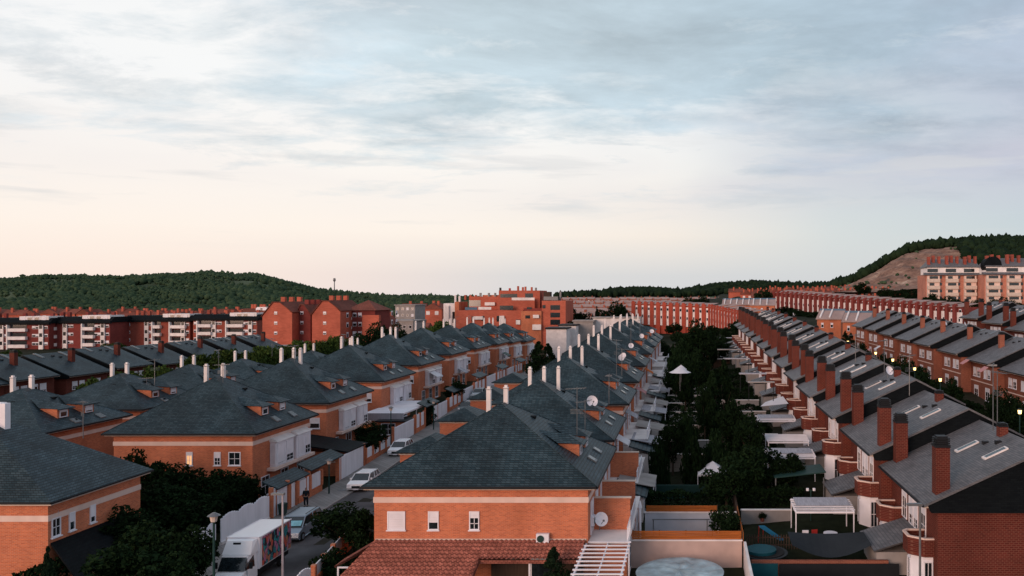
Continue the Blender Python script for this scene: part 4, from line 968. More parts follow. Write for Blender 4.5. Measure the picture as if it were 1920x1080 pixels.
# ================================================================== apartment blocks
def gridwin(o, W, floors, n, y, z0, fh, wd, ht, face=0, shut=0, xs=None, frame=None, skip=()):
    for f in range(floors):
        for i in range(n):
            if (f, i) in skip: continue
            x = (i + .5) * W / n if xs is None else xs[i]
            window(o, x, y, z0 + f * fh + 1, wd, ht, face, shut if (f + i) % 3 else 1 - shut, False, sill=False, frame=frame)
def flat_block(label, x, y, z, W, D, floors, rz=0, mat=None, curved=True, balcs=((.1, .3), (.45, .7)), group='red apartment blocks at the far left'):
    mat = mat or deepbrick; fh = 2.9; h = floors * fh
    o = thing('apartment_block', label, 'apartment block', (x, y, z), rz, group)
    part('wall', MB().box(0, W, 0, D, -3, h), mat, o)
    part('roof', MB().prism([(-.6, h), (D + .6, h), (D * .85, h + 2.0), (D * .15, h + 2.0)], -.5, W + .5, 'x'), darkslate if curved else farroof, o)
    part('eave_band', MB().box(-.7, W + .7, -.9, -.003, h - .35, h + .5), darkslate if curved else stucco_w, o)
    for (a, b) in balcs:
        for f in range(floors):
            part('balcony', MB().box(W * a, W * b, -1.3, -.004, f * fh + .1, f * fh + 1.25), stucco_w, o)
            part('glazed_opening', MB().box(W * a + .3, W * b - .3, -.1, -.003, f * fh + 1.3, f * fh + 2.6), glass, o)
        part('balcony_pier', MB().box(W * a - .4, W * a, -1.4, -.005, -2, h - .4), stucco_w, o)
    for t in (.33, .90):
        part('glazed_bay', MB().box(W * t - .75, W * t + .75, -.5, -.006, .2, h - .5), stucco_w, o)
        for f in range(floors): part('bay_pane', MB().box(W * t - .5, W * t + .5, -.55, -.503, f * fh + 1.1, f * fh + 2.4), glass, o)
    xs_ = [W * t for t in (.04, .38, .42, .79, .84, .96)]
    gridwin(o, W, floors, 6, -.003, 0, fh, 1.3, 1.1, 0, .3, xs_)
    part('penthouse', MB().box(W * .55, W * .97, 1.0, D * .7, h + .2, h + 2.6), stucco_w, o)
    gridwin(o, W, 1, 4, .99, h + .1, fh, 1.6, 1.2, 0, 0, [W * t for t in (.6, .7, .8, .9)])
    for t in (.12, .22, .5, .62, .9): part('chimney', MB().box(W * t - .5, W * t + .5, D * .4, D * .4 + 1, h + 1, h + 3.6), mat, o)
    return o
Y0 = 285
flat_block('dark red apartment block with curved slate roof at the left edge', atx(-40, Y0), Y0, -2.0, 24, 12, 4, .05)
flat_block('dark red apartment block with curved slate roof, second from the left edge', atx(82, Y0 + 5), Y0 + 5, -1.7, 24, 12, 4, .0, balcs=((.08, .2), (.62, .78)))
flat_block('red apartment block with white glazed balconies left of centre', atx(236, 300), 300, -1.4, 24, 12, 4, .0, midbrick, balcs=((.45, .56), (.72, .95)))
flat_block('red apartment block with white balconies under a long dark eave', atx(362, 300), 300, -1.0, 24, 12, 4, .0, midbrick, balcs=((.1, .3), (.55, .8)))
flat_block('pale-banded apartment block behind the trees beside the tall gabled blocks', atx(455, 310), 310, 1, 9, 12, 4, .0, farbrick, False, balcs=((.1, .9),))
def gabled_block(label, x, y, z, W, D, h, rise, rz, mat):
    o = thing('apartment_block', label, 'apartment block', (x, y, z), rz, 'tall orange gabled apartment blocks')
    part('wall', MB().prism([(0, -3), (W, -3), (W, h - 3), (W * .6, h), (W * .35, h), (0, h - 4)], 0, D, 'y'), mat, o)
    part('roof', MB().prism([(W * .58, h + .02), (W + .3, h - 2.9), (W + .3, h - 2.7), (W * .58, h + .25), (W * .35, h + .25), (-.3, h - 3.9), (-.3, h - 4.1), (W * .36, h + .02)], -.3, D + .2, 'y'), farroof, o)
    for t in (.2, .5, .8): part('chimney', MB().box(W * .5 - .6, W * .5 + .6, D * t, D * t + 1.2, h - .5, h + 1.6), mat, o)
    gridwin(o, W, 5, 1, -.003, 0.5, 2.9, .9, .9, 0, .5, [W * .45])
    for f in range(5): window(o, W + .003, D * .3, .5 + f * 2.9, 1.4, 1.5, 1, .3, False, sill=False); window(o, W + .003, D * .7, .5 + f * 2.9, 1.4, 1.5, 1, .6, False, sill=False)
    return o
Yg = 232
gabled_block('tall orange brick block with stepped gable, left of the pair', atx(492, Yg), Yg, 1, 8.6, 16, 16.6, 2, 0, farbrick)
gabled_block('darker red wing between the two tall gabled blocks', atx(553, Yg + 4), Yg + 4, 1, 4.6, 12, 15.8, 2, 0, deepbrick)
gabled_block('tall orange brick block with stepped gable, right of the pair', atx(585, Yg), Yg, 1, 8.2, 16, 17, 2, 0, farbrick)
hb = thing('apartment_block', 'hip-roofed red block with white windowed front beside the tall gabled pair', 'apartment block', (atx(650, 240), 240, 1))
part('wall', MB().box(0, 8.5, 0, 12, -3, 14.2), deepbrick, hb); part('wing_wall', MB().box(5.3, 10.2, -1.5, 0, -3, 12.8), farbrick, hb)
r = MB(); c = [(-.6, -.6), (9.1, -.6), (9.1, 12.6), (-.6, 12.6)]
for i in range(4): p, q = c[i], c[(i + 1) % 4]; r.face((*p, 14.2), (*q, 14.2), (4.2, 6, 17.3))
part('roof', r, farroof, hb); gridwin(hb, 8.5, 5, 3, -.003, 0, 2.8, 1.1, 1.3, 0, .3, [.8, 2.4, 4.0]); 
for f in range(5): part('balcony', MB().box(.2, 1.6, -.5, -.004, f * 2.8 + .2, f * 2.8 + 1), stucco_w, hb)
gabled_block('small gabled red block right of the hip-roofed one', atx(700, 262), 262, 1, 5, 10, 11.5, 2, 0, farbrick)
# central orange terraced building
cb = thing('apartment_building', 'big orange brick apartment building with stepped roof terraces in the middle distance', 'apartment building', (atx(855, 280), 280, 3.5)); q = .187
def cbm(px0, px1, py, d0, d1, m, nm='wing_wall', py1=None):
    x0, x1 = (px0 - 855) * q, (px1 - 855) * q; z = H - (py - 555) * q - 3.5; zb = -4 if py1 is None else H - (py1 - 555) * q - 3.5
    return part(nm, MB().box(x0, x1, d0, d1, zb, z), m, cb)
cbm(855, 980, 582, 0, 18, farbrick); cbm(980, 1016, 578, 1.5, 18, deepbrick); cbm(978, 1016, 583, -1.2, 1.49, brick); cbm(1016, 1060.5, 564, -.4, 18, farbrick)
cbm(872, 930, 556, 5, 18, farbrick, py1=582); cbm(895, 932, 553, 7, 18, brick, py1=556); cbm(930, 1008, 544.5, 4, 18, farbrick, py1=582); cbm(930, 1000, 561, 2.0, 4, farbrick, py1=582)
cbm(1015, 1027, 547, 4, 8, darkwood, py1=564); cbm(1016, 1043, 556, 3, 4, steel, py1=563)
cbm(825, 848, 569, 4, 14, stucco_w); cbm(848, 856, 566, 3, 14, brick)
for (a, b, t, bt, d) in ((872, 895, 576, 581, -.06), (897, 921, 575.5, 580.5, -.06), (957, 1000, 558, 563, 1.9)):
    part('terrace_screen', MB().box((a - 855) * q, (b - 855) * q, d - .05, d, H - (bt - 555) * q - 3.5, H - (t - 555) * q - 3.5), bluemetal if a == 872 else stucco_w, cb)
for (a, b, t, bt, d) in ((872, 894, 563, 575, 4.95), (933, 965, 551, 558, 3.95), (980, 995, 550, 558, 3.95), (937, 962, 573, 581, -.03), (903, 908, 592, 602, -.03), (884, 889, 593, 603, -.03), (931, 938, 592, 603, -.03), (986, 995, 576, 580, 1.4), (986, 995, 591, 597, -1.25), (1032, 1050, 572, 581, -.45), (1032, 1050, 586, 595, -.45), (1032, 1050, 599, 609, -.45), (1017, 1023, 572, 578, -.45), (967, 976, 599, 607, -.03), (842, 847, 585, 606, 3.9)):
    part('window', MB().box((a - 855) * q, (b - 855) * q, d, d + .05, H - (bt - 555) * q - 3.5, H - (t - 555) * q - 3.5), glass, cb)
for (a, b, t, bt, d) in ((889, 906, 593, 599, -.08), (937, 946, 592, 609, -.08), (829, 836, 573, 604, 3.9), (1001, 1012, 590, 596, -1.3), (1000, 1016, 608, 618, -1.3), (968, 976, 600, 608, -.08), (903, 922, 567, 573, 4.9)):
    part('balcony', MB().box((a - 855) * q, (b - 855) * q, d - .7, d, H - (bt - 555) * q - 3.5, H - (t - 555) * q - 3.5), stucco_w, cb)
for (px, t, bt, m) in ((930, 539, 552, blackm), (948, 540, 545, redp), (964, 536, 545, farbrick), (973, 538, 545, farbrick), (978, 537, 545, farbrick), (990, 538, 545, farbrick), (998, 539, 545, steel), (892, 549, 556, steel), (908, 549, 554, steel), (920, 549, 554, steel), (863, 553, 560, farbrick), (873, 553, 557, farbrick), (883, 553, 557, farbrick), (1045, 546, 564, steel), (852, 555, 567, stucco_w), (844, 553, 569, stucco_w)):
    x = (px - 855) * q; part('chimney', MB().box(x - .3, x + .3, 6, 6.8, H - (bt - 555) * q - 3.5 - .5, H - (t - 555) * q - 3.5), m, cb)
# white low buildings behind the left and centre rows
for i, (px0, px1, pt, Y, D, m, lab) in enumerate([(1024, 1062, 617, 240, 8, stucco_w, 'white flat-roofed annex with black roof edge right of the orange building'), (1048, 1080, 611, 250, 8, stucco_w, 'second white flat-roofed annex beside the orange building'), (1112, 1200, 597, 262, 6, stucco_w, 'long white wall behind the end of the centre row'), (1075, 1112, 603, 256, 6, concrete, 'grey low wall building between the white annexes'),
        (741, 778, 573, 360, 14, concrete, 'upper pale grey apartment block among trees left of the orange building'), (730, 775, 603, 300, 14, concrete, 'lower pale grey apartment block among trees left of the orange building'), (480, 530, 652, 215, 6, concrete, 'pale low wall building at the foot of the tall gabled block')]):
    zt = atz(pt, Y); x0, x1 = atx(px0, Y), atx(px1, Y); zb = G(x0, Y)
    o = thing('low_building', lab, 'building', (x0, Y, zb)); W = x1 - x0; h = zt - zb
    part('wall', MB().box(0, W, 0, D, -2, h), m, o); part('roof', MB().box(-.3, W + .3, -.4, D + .3, h + .003, h + .45), blackm if i < 2 else concrete, o)
    if i > 3:
        n = int(W / 2); gridwin(o, W, max(1, int(h / 2.9)), n, -.003, 0, 2.9, 1.1, 1.2)
# upper right apartments
def upper(label, px0, px1, Y, pyt, z, rz, n):
    x0 = atx(px0, Y); W = atx(px1, Y) - x0; h = atz(pyt, Y) - z
    o = thing('apartment_block', label, 'apartment block', (x0, Y, z), rz, 'white and brick apartment blocks on the upper right')
    part('wall', MB().box(0, W, 0, 14, -5, h), palebrick, o); part('attic_wall', MB().box(W * .05, W, 1.8, 13, h + .4, h + 3.3), stucco_w, o)
    part('roof', MB().hexa([(W * .03, 1.5, h + 3.301), (W, 1.5, h + 3.301), (W, 14, h + 3.301), (W * .03, 14, h + 3.301), (W * .03, 1.3, h + 3.6), (W, 1.3, h + 3.6), (W, 9, h + 7.2), (W * .15, 9, h + 7.2)]), greytile, o)
    part('eave', MB().hexa([(-.6, -1.8, h), (W, -1.8, h), (W, 1.9, h), (-.6, 1.9, h), (-.6, -1.8, h + .15), (W, -1.8, h + .15), (W, 1.9, h + 1.1), (-.6, 1.9, h + 1.1)]), greytile, o)
    for i in range(n):
        x = W * (i + .12) / n
        part('white_bay', MB().box(x - W / n * .07, x + W / n * .59, -1.2, -.003, -4, h - .3), band_m, o)
        for f in range(4):
            zf = h - 2.9 * (f + 1)
            part('balcony', MB().box(x - W / n * .08, x + W / n * .60, -1.9, -1.202, zf - .1, zf + 1.3), cream, o)
            part('glazed_opening', MB().box(x + .3, x + W / n * (.30 if (i + f) % 2 else .5), -1.26, -1.203, zf + 1.35, zf + 2.5), glass, o)
            part('glazed_opening', MB().box(x + W / n * .62, x + W / n * .76, -.08, -.002, zf + 1.4, zf + 2.6), glass, o)
        part('glazed_opening', MB().box(x + .2, x + W / n * .6, 1.7, 1.79, h + 1.3, h + 2.8), glass, o)
        part('chimney', MB().box(x + W / n * .1, x + W / n * .1 + 1.1, 3.4, 5.2, h + 3.3, h + 8.0 + i % 2 * .5), midbrick, o); part('chimney', MB().box(x + W / n * .42, x + W / n * .42 + 1.1, 5.4, 7.2, h + 4, h + 8.6), midbrick, o); part('chimney', MB().box(x + W / n * .72, x + W / n * .72 + .9, 4.4, 6.2, h + 4, h + 8.2), midbrick, o)
    return o
upper('white balconied apartment block on the upper right, left part below the pine hill', 1736, 1838, 340, 516, 13.5, -.03, 3)
u2 = upper('white balconied apartment block on the upper right, cut by the picture edge', 1846, 1960, 330, 515, 13.5, -.03, 3)
part('vault', MB().cyl(0, 0, 0, 5, 3.6, 20), darkslate, u2, (4.2, 7, atz(515, 330) - 13.5 + 4.0)).rotation_euler = (R(90), 0, 0)
# ================================================================== distant houses
fh_ = thing('distant_house', 'x', 'house'); part('wall', MB().box(-4, 4, -5, 5, -4, 5.6), farbrick, fh_)
part('roof', MB().prism([(-4.5, 5.6), (4.5, 5.6), (0, 8.2)], -5.3, 5.3, 'y'), farroof, fh_); part('chimney', MB().box(1.2, 2.2, -3, -2, 6, 9.2), farbrick, fh_); part('chimney', MB().box(-2.4, -1.4, 1, 2, 6, 9.2), farbrick, fh_)
for x in (-2, 1.8): part('window', MB().box(x - .8, x + .8, -5.05, -5.002, 3.2, 4.8), stucco_w, fh_)
FH = Proto(fh_)
fp = thing('distant_house', 'x', 'house'); part('wall', MB().box(-4, 4, -5, 5, -4, 6), tanbrick, fp); part('roof', MB().prism([(-5.3, 6.0), (5.3, 6.0), (5.3, 6.3), (0, 8.4), (-5.3, 6.3)], -4.3, 4.3, 'x'), paleroof, fp)
part('pillar', MB().box(-4.1, -3.1, -5.9, -5, -4, 7.4), farbrick, fp); part('chimney', MB().box(1, 2, -1, 0, 7, 9.6), tanbrick, fp)
for x in (-1.4, 1.8): part('window', MB().box(x - .8, x + .8, -5.05, -5.002, 2.6, 4.9), stucco_w, fp)
FP = Proto(fp)
rnd = random.Random(4)
cnt = {}
def fhouse(P, px, py_top, Y, where, rz, s=1):
    z = atz(py_top, Y) - 9 * s; cnt[where] = cnt.get(where, 0) + 1
    i = cnt[where] - 1
    P.put('%s in the %s' % (('%s house' % FST[i]) if i < 40 else 'last house', where), (atx(px, Y), Y, z), rz, s, 'distant houses, ' + where)
for j, (Y, pt, p0, p1) in enumerate([(430, 592, 1062, 1185), (480, 583, 1066, 1200), (540, 575, 1064, 1240), (620, 568, 1060, 1290), (720, 562, 1070, 1330), (840, 556.5, 1062, 1400)]):
    px = p0; st = 8.6 / Y * 1500
    while px < p1: fhouse(FP, px, pt + rnd.uniform(-1, 1), Y, ['front line', 'second line', 'third line', 'fourth line', 'fifth line', 'top line'][j] + ' of the pinkish far estate, from the left', rnd.uniform(-.1, .1)); px += st
for j, (Y, f, p0, p1, nm) in enumerate([(470, lambda p: 556 - (p - 1480) * .03, 1500, 1735, 'lower row of brown roofs below the bare hill, from the left'), (560, lambda p: 546 - (p - 1400) * .03, 1425, 1735, 'middle row of brown roofs below the bare hill, from the left'), (660, lambda p: 539 - (p - 1400) * .02, 1380, 1700, 'upper row of brown roofs below the bare hill, from the left'),
        (610, lambda p: 541 - (p - 1400) * .025, 1400, 1735, 'second row of brown roofs below the bare hill, from left'), (420, lambda p: 583, 230, 500, 'nearer line of red rooftops behind the left apartments, from the left'), (480, lambda p: 578, 0, 500, 'farther line of red rooftops under the green hill, from the left'), (330, lambda p: 602, 780, 830, 'lower brown row left of the orange building'), (400, lambda p: 566, 778, 832, 'upper brown row left of the orange building')]):
    px = p0; st = (7.6 if j < 3 else 11) / Y * 1500
    while px < p1: fhouse(FH, px, f(px) + rnd.uniform(-2.5, 2.5), Y, nm, rnd.choice((0, 1.57)) + rnd.uniform(-.15, .15), 1.15); px += st
# ================================================================== hills and forests
def hill(name, sky_, Yb, Yc, zb, mat, n=70, m=26, rough=1.5, seed=0, back=400):
    rng = np.random.default_rng(seed); px = np.linspace(sky_[0][0], sky_[-1][0], n); sy = np.interp(px, [a for a, b in sky_], [b for a, b in sky_])
    V = []
    for j in range(m + 4):
        for i in range(n):
            t = j / (m - 1); yb = Yb(px[i]); yc = Yc(px[i])
            Y = yb + (yc - yb) * t; zc = H - (sy[i] - 555) / 1500 * yc; s = t * t * (3 - 2 * t) if t <= 1 else 1
            z = zb(px[i]) + (zc - zb(px[i])) * s
            if t > 1: z = zc - (Y - yc) * .25
            elif 0 < t < 1: z += rough * math.sin(i * .7 + j * .9) * t * (1 - t) * 2 + rng.normal(0, rough * .15)
            V.append((atx(px[i], Y if t <= 1 else yc) * (1 if t <= 1 else 1), Y, z))
    F = [(j * n + i, j * n + i + 1, (j + 1) * n + i + 1, (j + 1) * n + i) for j in range(m + 3) for i in range(n - 1)]
    struct(name, npmesh(name, V, F, mat)); return np.array(V).reshape(m + 4, n, 3)
ico = None
def blob_template(seed):
    import bmesh as bm_
    b = bm_.new(); bm_.ops.create_icosphere(b, subdivisions=1, radius=1); b.verts.ensure_lookup_table()
    v = np.array([x.co[:] for x in b.verts]); f = np.array([[x.index for x in q.verts] for q in b.faces]); b.free(); return v, f
BV, BF = blob_template(0)
def forest(name, pts, hs, mat, label, rs=.42, seed=0):
    rng = np.random.default_rng(seed); n = len(pts); V = BV[None] * (1 + rng.normal(0, .22, (n, len(BV), 1)))
    V = V * np.stack([hs * rs, hs * rs, hs * .5], 1)[:, None, :]; V[:, :, 2] += hs[:, None] * .5
    V = V + pts[:, None, :]; F = BF[None] + (np.arange(n) * len(BV))[:, None, None]
    o = ob(name, npmesh(name, V.reshape(-1, 3), F.reshape(-1, 3), mat, 3)); tag(o, label, 'forest', kind='stuff'); return o
def scatter(g, n, rng, t0=0, t1=1.0, mask=None):
    m = g.shape[0] - 4; N_ = g.shape[1]; out = []
    while len(out) < n:
        a, b = rng.uniform(t0, t1) * (m - 1), rng.uniform(0, N_ - 1.01); j, i = int(min(a, m - 1.001)), int(b); u, v = a - j, b - i
        p = g[j, i] * (1 - u) * (1 - v) + g[j + 1, i] * u * (1 - v) + g[j, i + 1] * (1 - u) * v + g[j + 1, i + 1] * u * v
        if mask is None or mask(p, j / m, i / N_): out.append(p)
    return np.array(out)
SKL = [(-420, 535), (-200, 528), (0, 528), (60, 524), (140, 522), (230, 524), (310, 522), (360, 519), (385, 515), (430, 519), (485, 520), (520, 530), (580, 546), (650, 555), (720, 560), (800, 563), (900, 566)]
gl = hill('hill_left', SKL, lambda p: 620, lambda p: 1350 - max(0, p - 500) * .6, lambda p: 3, hill_m, 90, 30, 5, 1)
rng = np.random.default_rng(5)
clear = lambda p, t, s: not (math.hypot((p[0] - atx(280, p[1])) / 22, (H - (p[2] - H) * 0 - p[2]) * 0 + (555 - (p[2] - H) * 1500 / p[1] - 538) / 4.5) < 1) and not (555 - (p[2] - H) * 1500 / p[1] < 530 and p[0] < atx(110, p[1]) and rng.uniform() < .75)
gap = lambda p, t, s: clear(p, t, s) and (math.sin(p[0] * .021 + 1.3 * math.sin(p[1] * .013)) + math.sin(p[1] * .024 + p[0] * .009) + rng.uniform(-.8, .8) < 1.15)
pts = scatter(gl, 26000, rng, 0, 1, gap); forest('hillside_forest', pts, rng.uniform(2.5, 6.5, len(pts)) * (1 + .25 * np.sin(pts[:, 0] * .03 + pts[:, 1] * .011)), leaf_hill, 'dense green pine forest covering the long hill on the left', .5, 1)
top = scatter(gl, 900, rng, .97, 1.0, lambda p, t, s: rng.uniform() < (.25 if p[0] < atx(240, p[1]) else 1)); forest('ridge_forest', top, rng.uniform(3.5, 9, len(top)), leaf_hill, 'row of pines along the crest of the left hill', .36, 2)
single('rock_outcrop', npmesh('rock_outcrop', BV * np.array([17, 8, 6]) * (1 + rng.normal(0, .12, (len(BV), 1))), BF, rock_m, 3), rock_m, 'pale rock outcrop in the green forest of the left hill', 'rock', (atx(282, 1120), 1120, atz(541, 1120)))
SKC = [(1040, 560), (1110, 555), (1150, 550), (1200, 547), (1240, 549), (1275, 552), (1310, 545), (1360, 538), (1430, 536), (1500, 539), (1580, 538), (1640, 536), (1700, 540)]
gc = hill('hill_centre', SKC, lambda p: 880, lambda p: 1150, lambda p: 16, hill_m, 60, 12, 1, 2)
pts = scatter(gc, 2600, rng, .3, 1.0); forest('ridge_forest', pts, rng.uniform(5, 9.5, len(pts)), leaf_pine, 'dark tree line along the low ridge in the far centre', .42, 3)
SKR = [(1560, 545), (1600, 532), (1640, 512), (1670, 492), (1700, 477), (1740, 469), (1790, 465), (1850, 463), (1930, 461), (2050, 458), (2300, 455)]
gr = hill('hill_right', SKR, lambda p: 520, lambda p: 760, lambda p: 22 + max(0, p - 1640) * .03, rock_m, 120, 40, 3.0, 3)
pts = scatter(gr, 1100, rng, .955, 1.0); pts2 = scatter(gr, 1500, rng, .35, 1.0, lambda p, t, s: p[0] > atx(1795 - (t - .9) * 30, p[1]))
pts = np.concatenate([pts, pts2]); forest('ridge_forest', pts, rng.uniform(5, 10.5, len(pts)), leaf_pine, 'dark pine wood above the bare slope on the right', .44, 4)
pts = scatter(gr, 110, rng, .1, .9); forest('hillside_scrub', pts, rng.uniform(1.5, 3.2, len(pts)), leaf_hill, 'sparse low scrub dotted over the bare earth slope on the right', .7, 6)
# individual pines along the right-hand skyline
pine = thing('pine_tree', 'x', 'pine tree'); part('crown', crown_mesh('round', 8, 3.0, 1400, .45, leaf_pine, 21), leaf_pine, pine); part('trunk', MB().tube((0, 0, -1.5), (0, 0, 5), .22, 5), bark, pine); pine = Proto(pine)
for i in range(30):
    px = 1590 + i * 11.3 + rnd.uniform(-3, 3); sy = float(np.interp(px, [a for a, b in SKR], [b for a, b in SKR])); s = rnd.uniform(.95, 1.45)
    pine.put('%s pine from the left on the skyline above the bare hill' % FST[i], (atx(px, 757), 757, atz(sy, 760) - .5), i, s, 'pines on the skyline at the right')
tw = thing('water_tower', 'slim dark mast with a bulb top on the horizon beside the green hill', 'tower', (atx(627, 1180), 1180, atz(552, 1180)))
part('shaft', MB().cyl(0, 0, -6, 19, .9, 8, .6), steel, tw); part('head', MB().cyl(0, 0, 19, 21, 1.2, 10, 2.0).cyl(0, 0, 21, 24, 2.0, 10, 1.4), steel, tw)
# ================================================================== trees
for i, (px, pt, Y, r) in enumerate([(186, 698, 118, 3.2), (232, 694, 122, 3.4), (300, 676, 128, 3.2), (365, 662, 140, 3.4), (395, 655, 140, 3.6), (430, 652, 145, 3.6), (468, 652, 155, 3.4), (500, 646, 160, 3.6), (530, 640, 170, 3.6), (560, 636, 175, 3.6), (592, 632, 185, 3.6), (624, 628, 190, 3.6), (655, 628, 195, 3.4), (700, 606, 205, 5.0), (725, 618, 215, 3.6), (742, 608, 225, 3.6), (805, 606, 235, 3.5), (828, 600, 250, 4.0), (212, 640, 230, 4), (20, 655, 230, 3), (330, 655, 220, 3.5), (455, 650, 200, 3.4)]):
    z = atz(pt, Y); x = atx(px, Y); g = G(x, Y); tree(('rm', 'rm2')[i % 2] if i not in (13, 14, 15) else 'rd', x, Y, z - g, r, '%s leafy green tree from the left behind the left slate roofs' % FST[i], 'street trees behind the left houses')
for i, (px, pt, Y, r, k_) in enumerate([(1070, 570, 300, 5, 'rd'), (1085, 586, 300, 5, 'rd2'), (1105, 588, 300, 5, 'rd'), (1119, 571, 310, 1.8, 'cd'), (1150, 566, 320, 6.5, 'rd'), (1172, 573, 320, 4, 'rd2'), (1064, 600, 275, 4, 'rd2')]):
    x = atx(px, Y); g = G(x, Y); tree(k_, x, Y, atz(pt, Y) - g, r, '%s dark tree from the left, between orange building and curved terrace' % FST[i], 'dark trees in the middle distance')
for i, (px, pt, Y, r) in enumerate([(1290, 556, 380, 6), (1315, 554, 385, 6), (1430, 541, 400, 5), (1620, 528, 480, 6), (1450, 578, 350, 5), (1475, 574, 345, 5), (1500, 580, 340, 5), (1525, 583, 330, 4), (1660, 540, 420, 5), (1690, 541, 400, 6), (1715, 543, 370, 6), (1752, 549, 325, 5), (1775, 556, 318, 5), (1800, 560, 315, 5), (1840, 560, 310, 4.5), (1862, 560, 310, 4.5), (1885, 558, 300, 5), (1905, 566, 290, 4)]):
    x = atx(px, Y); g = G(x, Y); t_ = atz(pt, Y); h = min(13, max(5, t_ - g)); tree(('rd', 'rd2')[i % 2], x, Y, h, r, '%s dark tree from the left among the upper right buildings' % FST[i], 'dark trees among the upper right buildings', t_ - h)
# garden trees between centre row and right row
GT = [(1300, 601, 160, 4.2, 'rd'), (1283, 632, 140, 2.2, 'rd2'), (1322, 632, 150, 2.6, 'rd2'), (1268, 655, 125, 2.4, 'rd'), (1310, 655, 125, 2.2, 'rd'), (1285, 676, 112, 1.8, 'rd2'), (1357, 668, 100, 1.8, 'cm'), (1335, 690, 98, 1.7, 'cm'), (1322, 716, 95, 1.4, 'rd2'),
      (1376, 742, 88, 2.0, 'rd2'), (1402, 775, 82, 1.8, 'rd'), (1345, 790, 82, 1.4, 'bd'), (1395, 828, 72, 2.3, 'rd2'), (1362, 858, 70, 2.2, 'rd'), (1440, 838, 74, 2.1, 'rd'), (1475, 846, 74, 1.7, 'rd2'), (1345, 640, 170, 3.0, 'rd'), (1235, 800, 80, 1.1, 'bd'), (1262, 782, 84, 1.6, 'rd'), (1290, 745, 90, 1.3, 'bd'), (1300, 800, 80, 1.3, 'bd')]
for i, (px, pt, Y, r, k_) in enumerate(GT):
    x = atx(px, Y); g = G(x, Y); tree(k_, x, Y, max(1.4, atz(pt, Y) - g), r, '%s %s from the far end of the central gardens' % (FST[i], 'bush' if k_[0] == 'b' else 'tree'), 'trees and bushes of the central gardens')
for i, (x, y, r_, h) in enumerate([(-3, 168, 2.6, 4.5), (2, 172, 2.4, 4), (7, 178, 2.6, 4.5), (-4, 186, 2.6, 4.5), (3, 190, 2.8, 4.6), (8, 198, 2.6, 4.2), (-6, 202, 2.8, 4.6), (0, 208, 2.8, 4.6), (6, 216, 2.6, 4.2), (-8, 222, 3, 5), (2, 230, 3, 4.8), (11, 226, 2.6, 4.2), (14, 240, 3, 5), (7, 246, 3, 5), (-3, 250, 3.2, 5), (-14, 246, 3.2, 5), (16, 258, 3, 5), (-16, 290, 3.4, 5.5), (-6, 300, 3.4, 5.5), (-24, 300, 3.4, 5.5)]):
    tree(('rd', 'rd2')[i % 2], x, y, h, r_, '%s dark tree from the front in the plots before the curved terrace' % FST[i], 'dark trees before the curved terrace')
for i, (x, y, w_) in enumerate([(4, 166, 4.5), (3, 175, 4.5), (2.5, 184, 5), (1, 194, 5), (5, 206, 5), (8, 218, 5)]):
    g = G(x, y); o = thing('lean_to_shelter', '%s low pale shelter from the front in the plots before the curved terrace' % FST[i], 'shelter', (x, y, g), 0, 'low shelters before the curved terrace')
    part('roof', MB().box(0, w_, -1, 1, 2.3, 2.42), (concrete, greycan)[i % 2], o); part('wall', MB().box(.1, w_ - .1, .5, .9, -.5, 2.29), darkwood, o)
tree('rd', atx(1362, 61), 61, 3.4, 1.5, 'green bush growing over the orange slat fence by the white wall', None)
tree('cd', atx(1038, 51), 51.0, 2.6, .95, 'dark conifer top in front of the tiled porch', None, 1.0)
tree('bd', atx(1062, 50), 50, 2.2, 1.4, 'dark shrub beside the conifer at the pergola foot', None, .4)
# road side trees and bushes
tree('rd', atx(640, 60.5), 60.5, 3.9, 2.4, 'dense dark tree between the road and the centre house', None)
tree('rd2', atx(690, 57.5), 57.5, 4.3, 1.7, 'dark tree against the left corner of the centre house', None)
tree('bd', atx(628, 55.5), 55.5, 2.4, 1.7, 'low dark bush at the bottom by the road verge', None)
tree('bd', atx(672, 54), 54, 2.4, 1.6, 'low dark bush under the corner of the tiled porch', None)
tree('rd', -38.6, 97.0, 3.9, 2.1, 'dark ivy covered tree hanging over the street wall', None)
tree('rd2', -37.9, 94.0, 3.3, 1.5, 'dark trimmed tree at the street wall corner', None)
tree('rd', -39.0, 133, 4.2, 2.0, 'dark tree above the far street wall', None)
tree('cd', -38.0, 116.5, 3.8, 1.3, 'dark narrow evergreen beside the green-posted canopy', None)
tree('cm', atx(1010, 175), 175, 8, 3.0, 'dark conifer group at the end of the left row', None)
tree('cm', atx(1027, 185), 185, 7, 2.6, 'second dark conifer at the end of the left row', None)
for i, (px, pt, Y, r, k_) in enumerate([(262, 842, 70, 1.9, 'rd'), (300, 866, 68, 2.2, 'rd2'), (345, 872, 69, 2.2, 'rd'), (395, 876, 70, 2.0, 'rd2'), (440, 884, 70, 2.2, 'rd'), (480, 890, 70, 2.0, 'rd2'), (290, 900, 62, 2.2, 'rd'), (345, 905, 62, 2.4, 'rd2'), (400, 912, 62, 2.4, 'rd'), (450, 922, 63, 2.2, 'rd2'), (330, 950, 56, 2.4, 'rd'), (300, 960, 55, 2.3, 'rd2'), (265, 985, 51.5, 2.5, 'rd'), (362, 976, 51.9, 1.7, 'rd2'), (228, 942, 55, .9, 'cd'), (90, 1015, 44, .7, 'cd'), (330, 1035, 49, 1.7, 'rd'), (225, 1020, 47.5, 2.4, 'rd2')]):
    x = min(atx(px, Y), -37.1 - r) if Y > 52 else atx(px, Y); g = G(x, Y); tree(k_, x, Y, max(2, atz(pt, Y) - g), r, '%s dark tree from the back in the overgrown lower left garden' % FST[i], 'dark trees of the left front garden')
hedge(-39.8, 60, 2.0, 24, 2.9, 'long dark hedge behind the white street fence at the lower left', n=9000, group=None, leaf=.15)
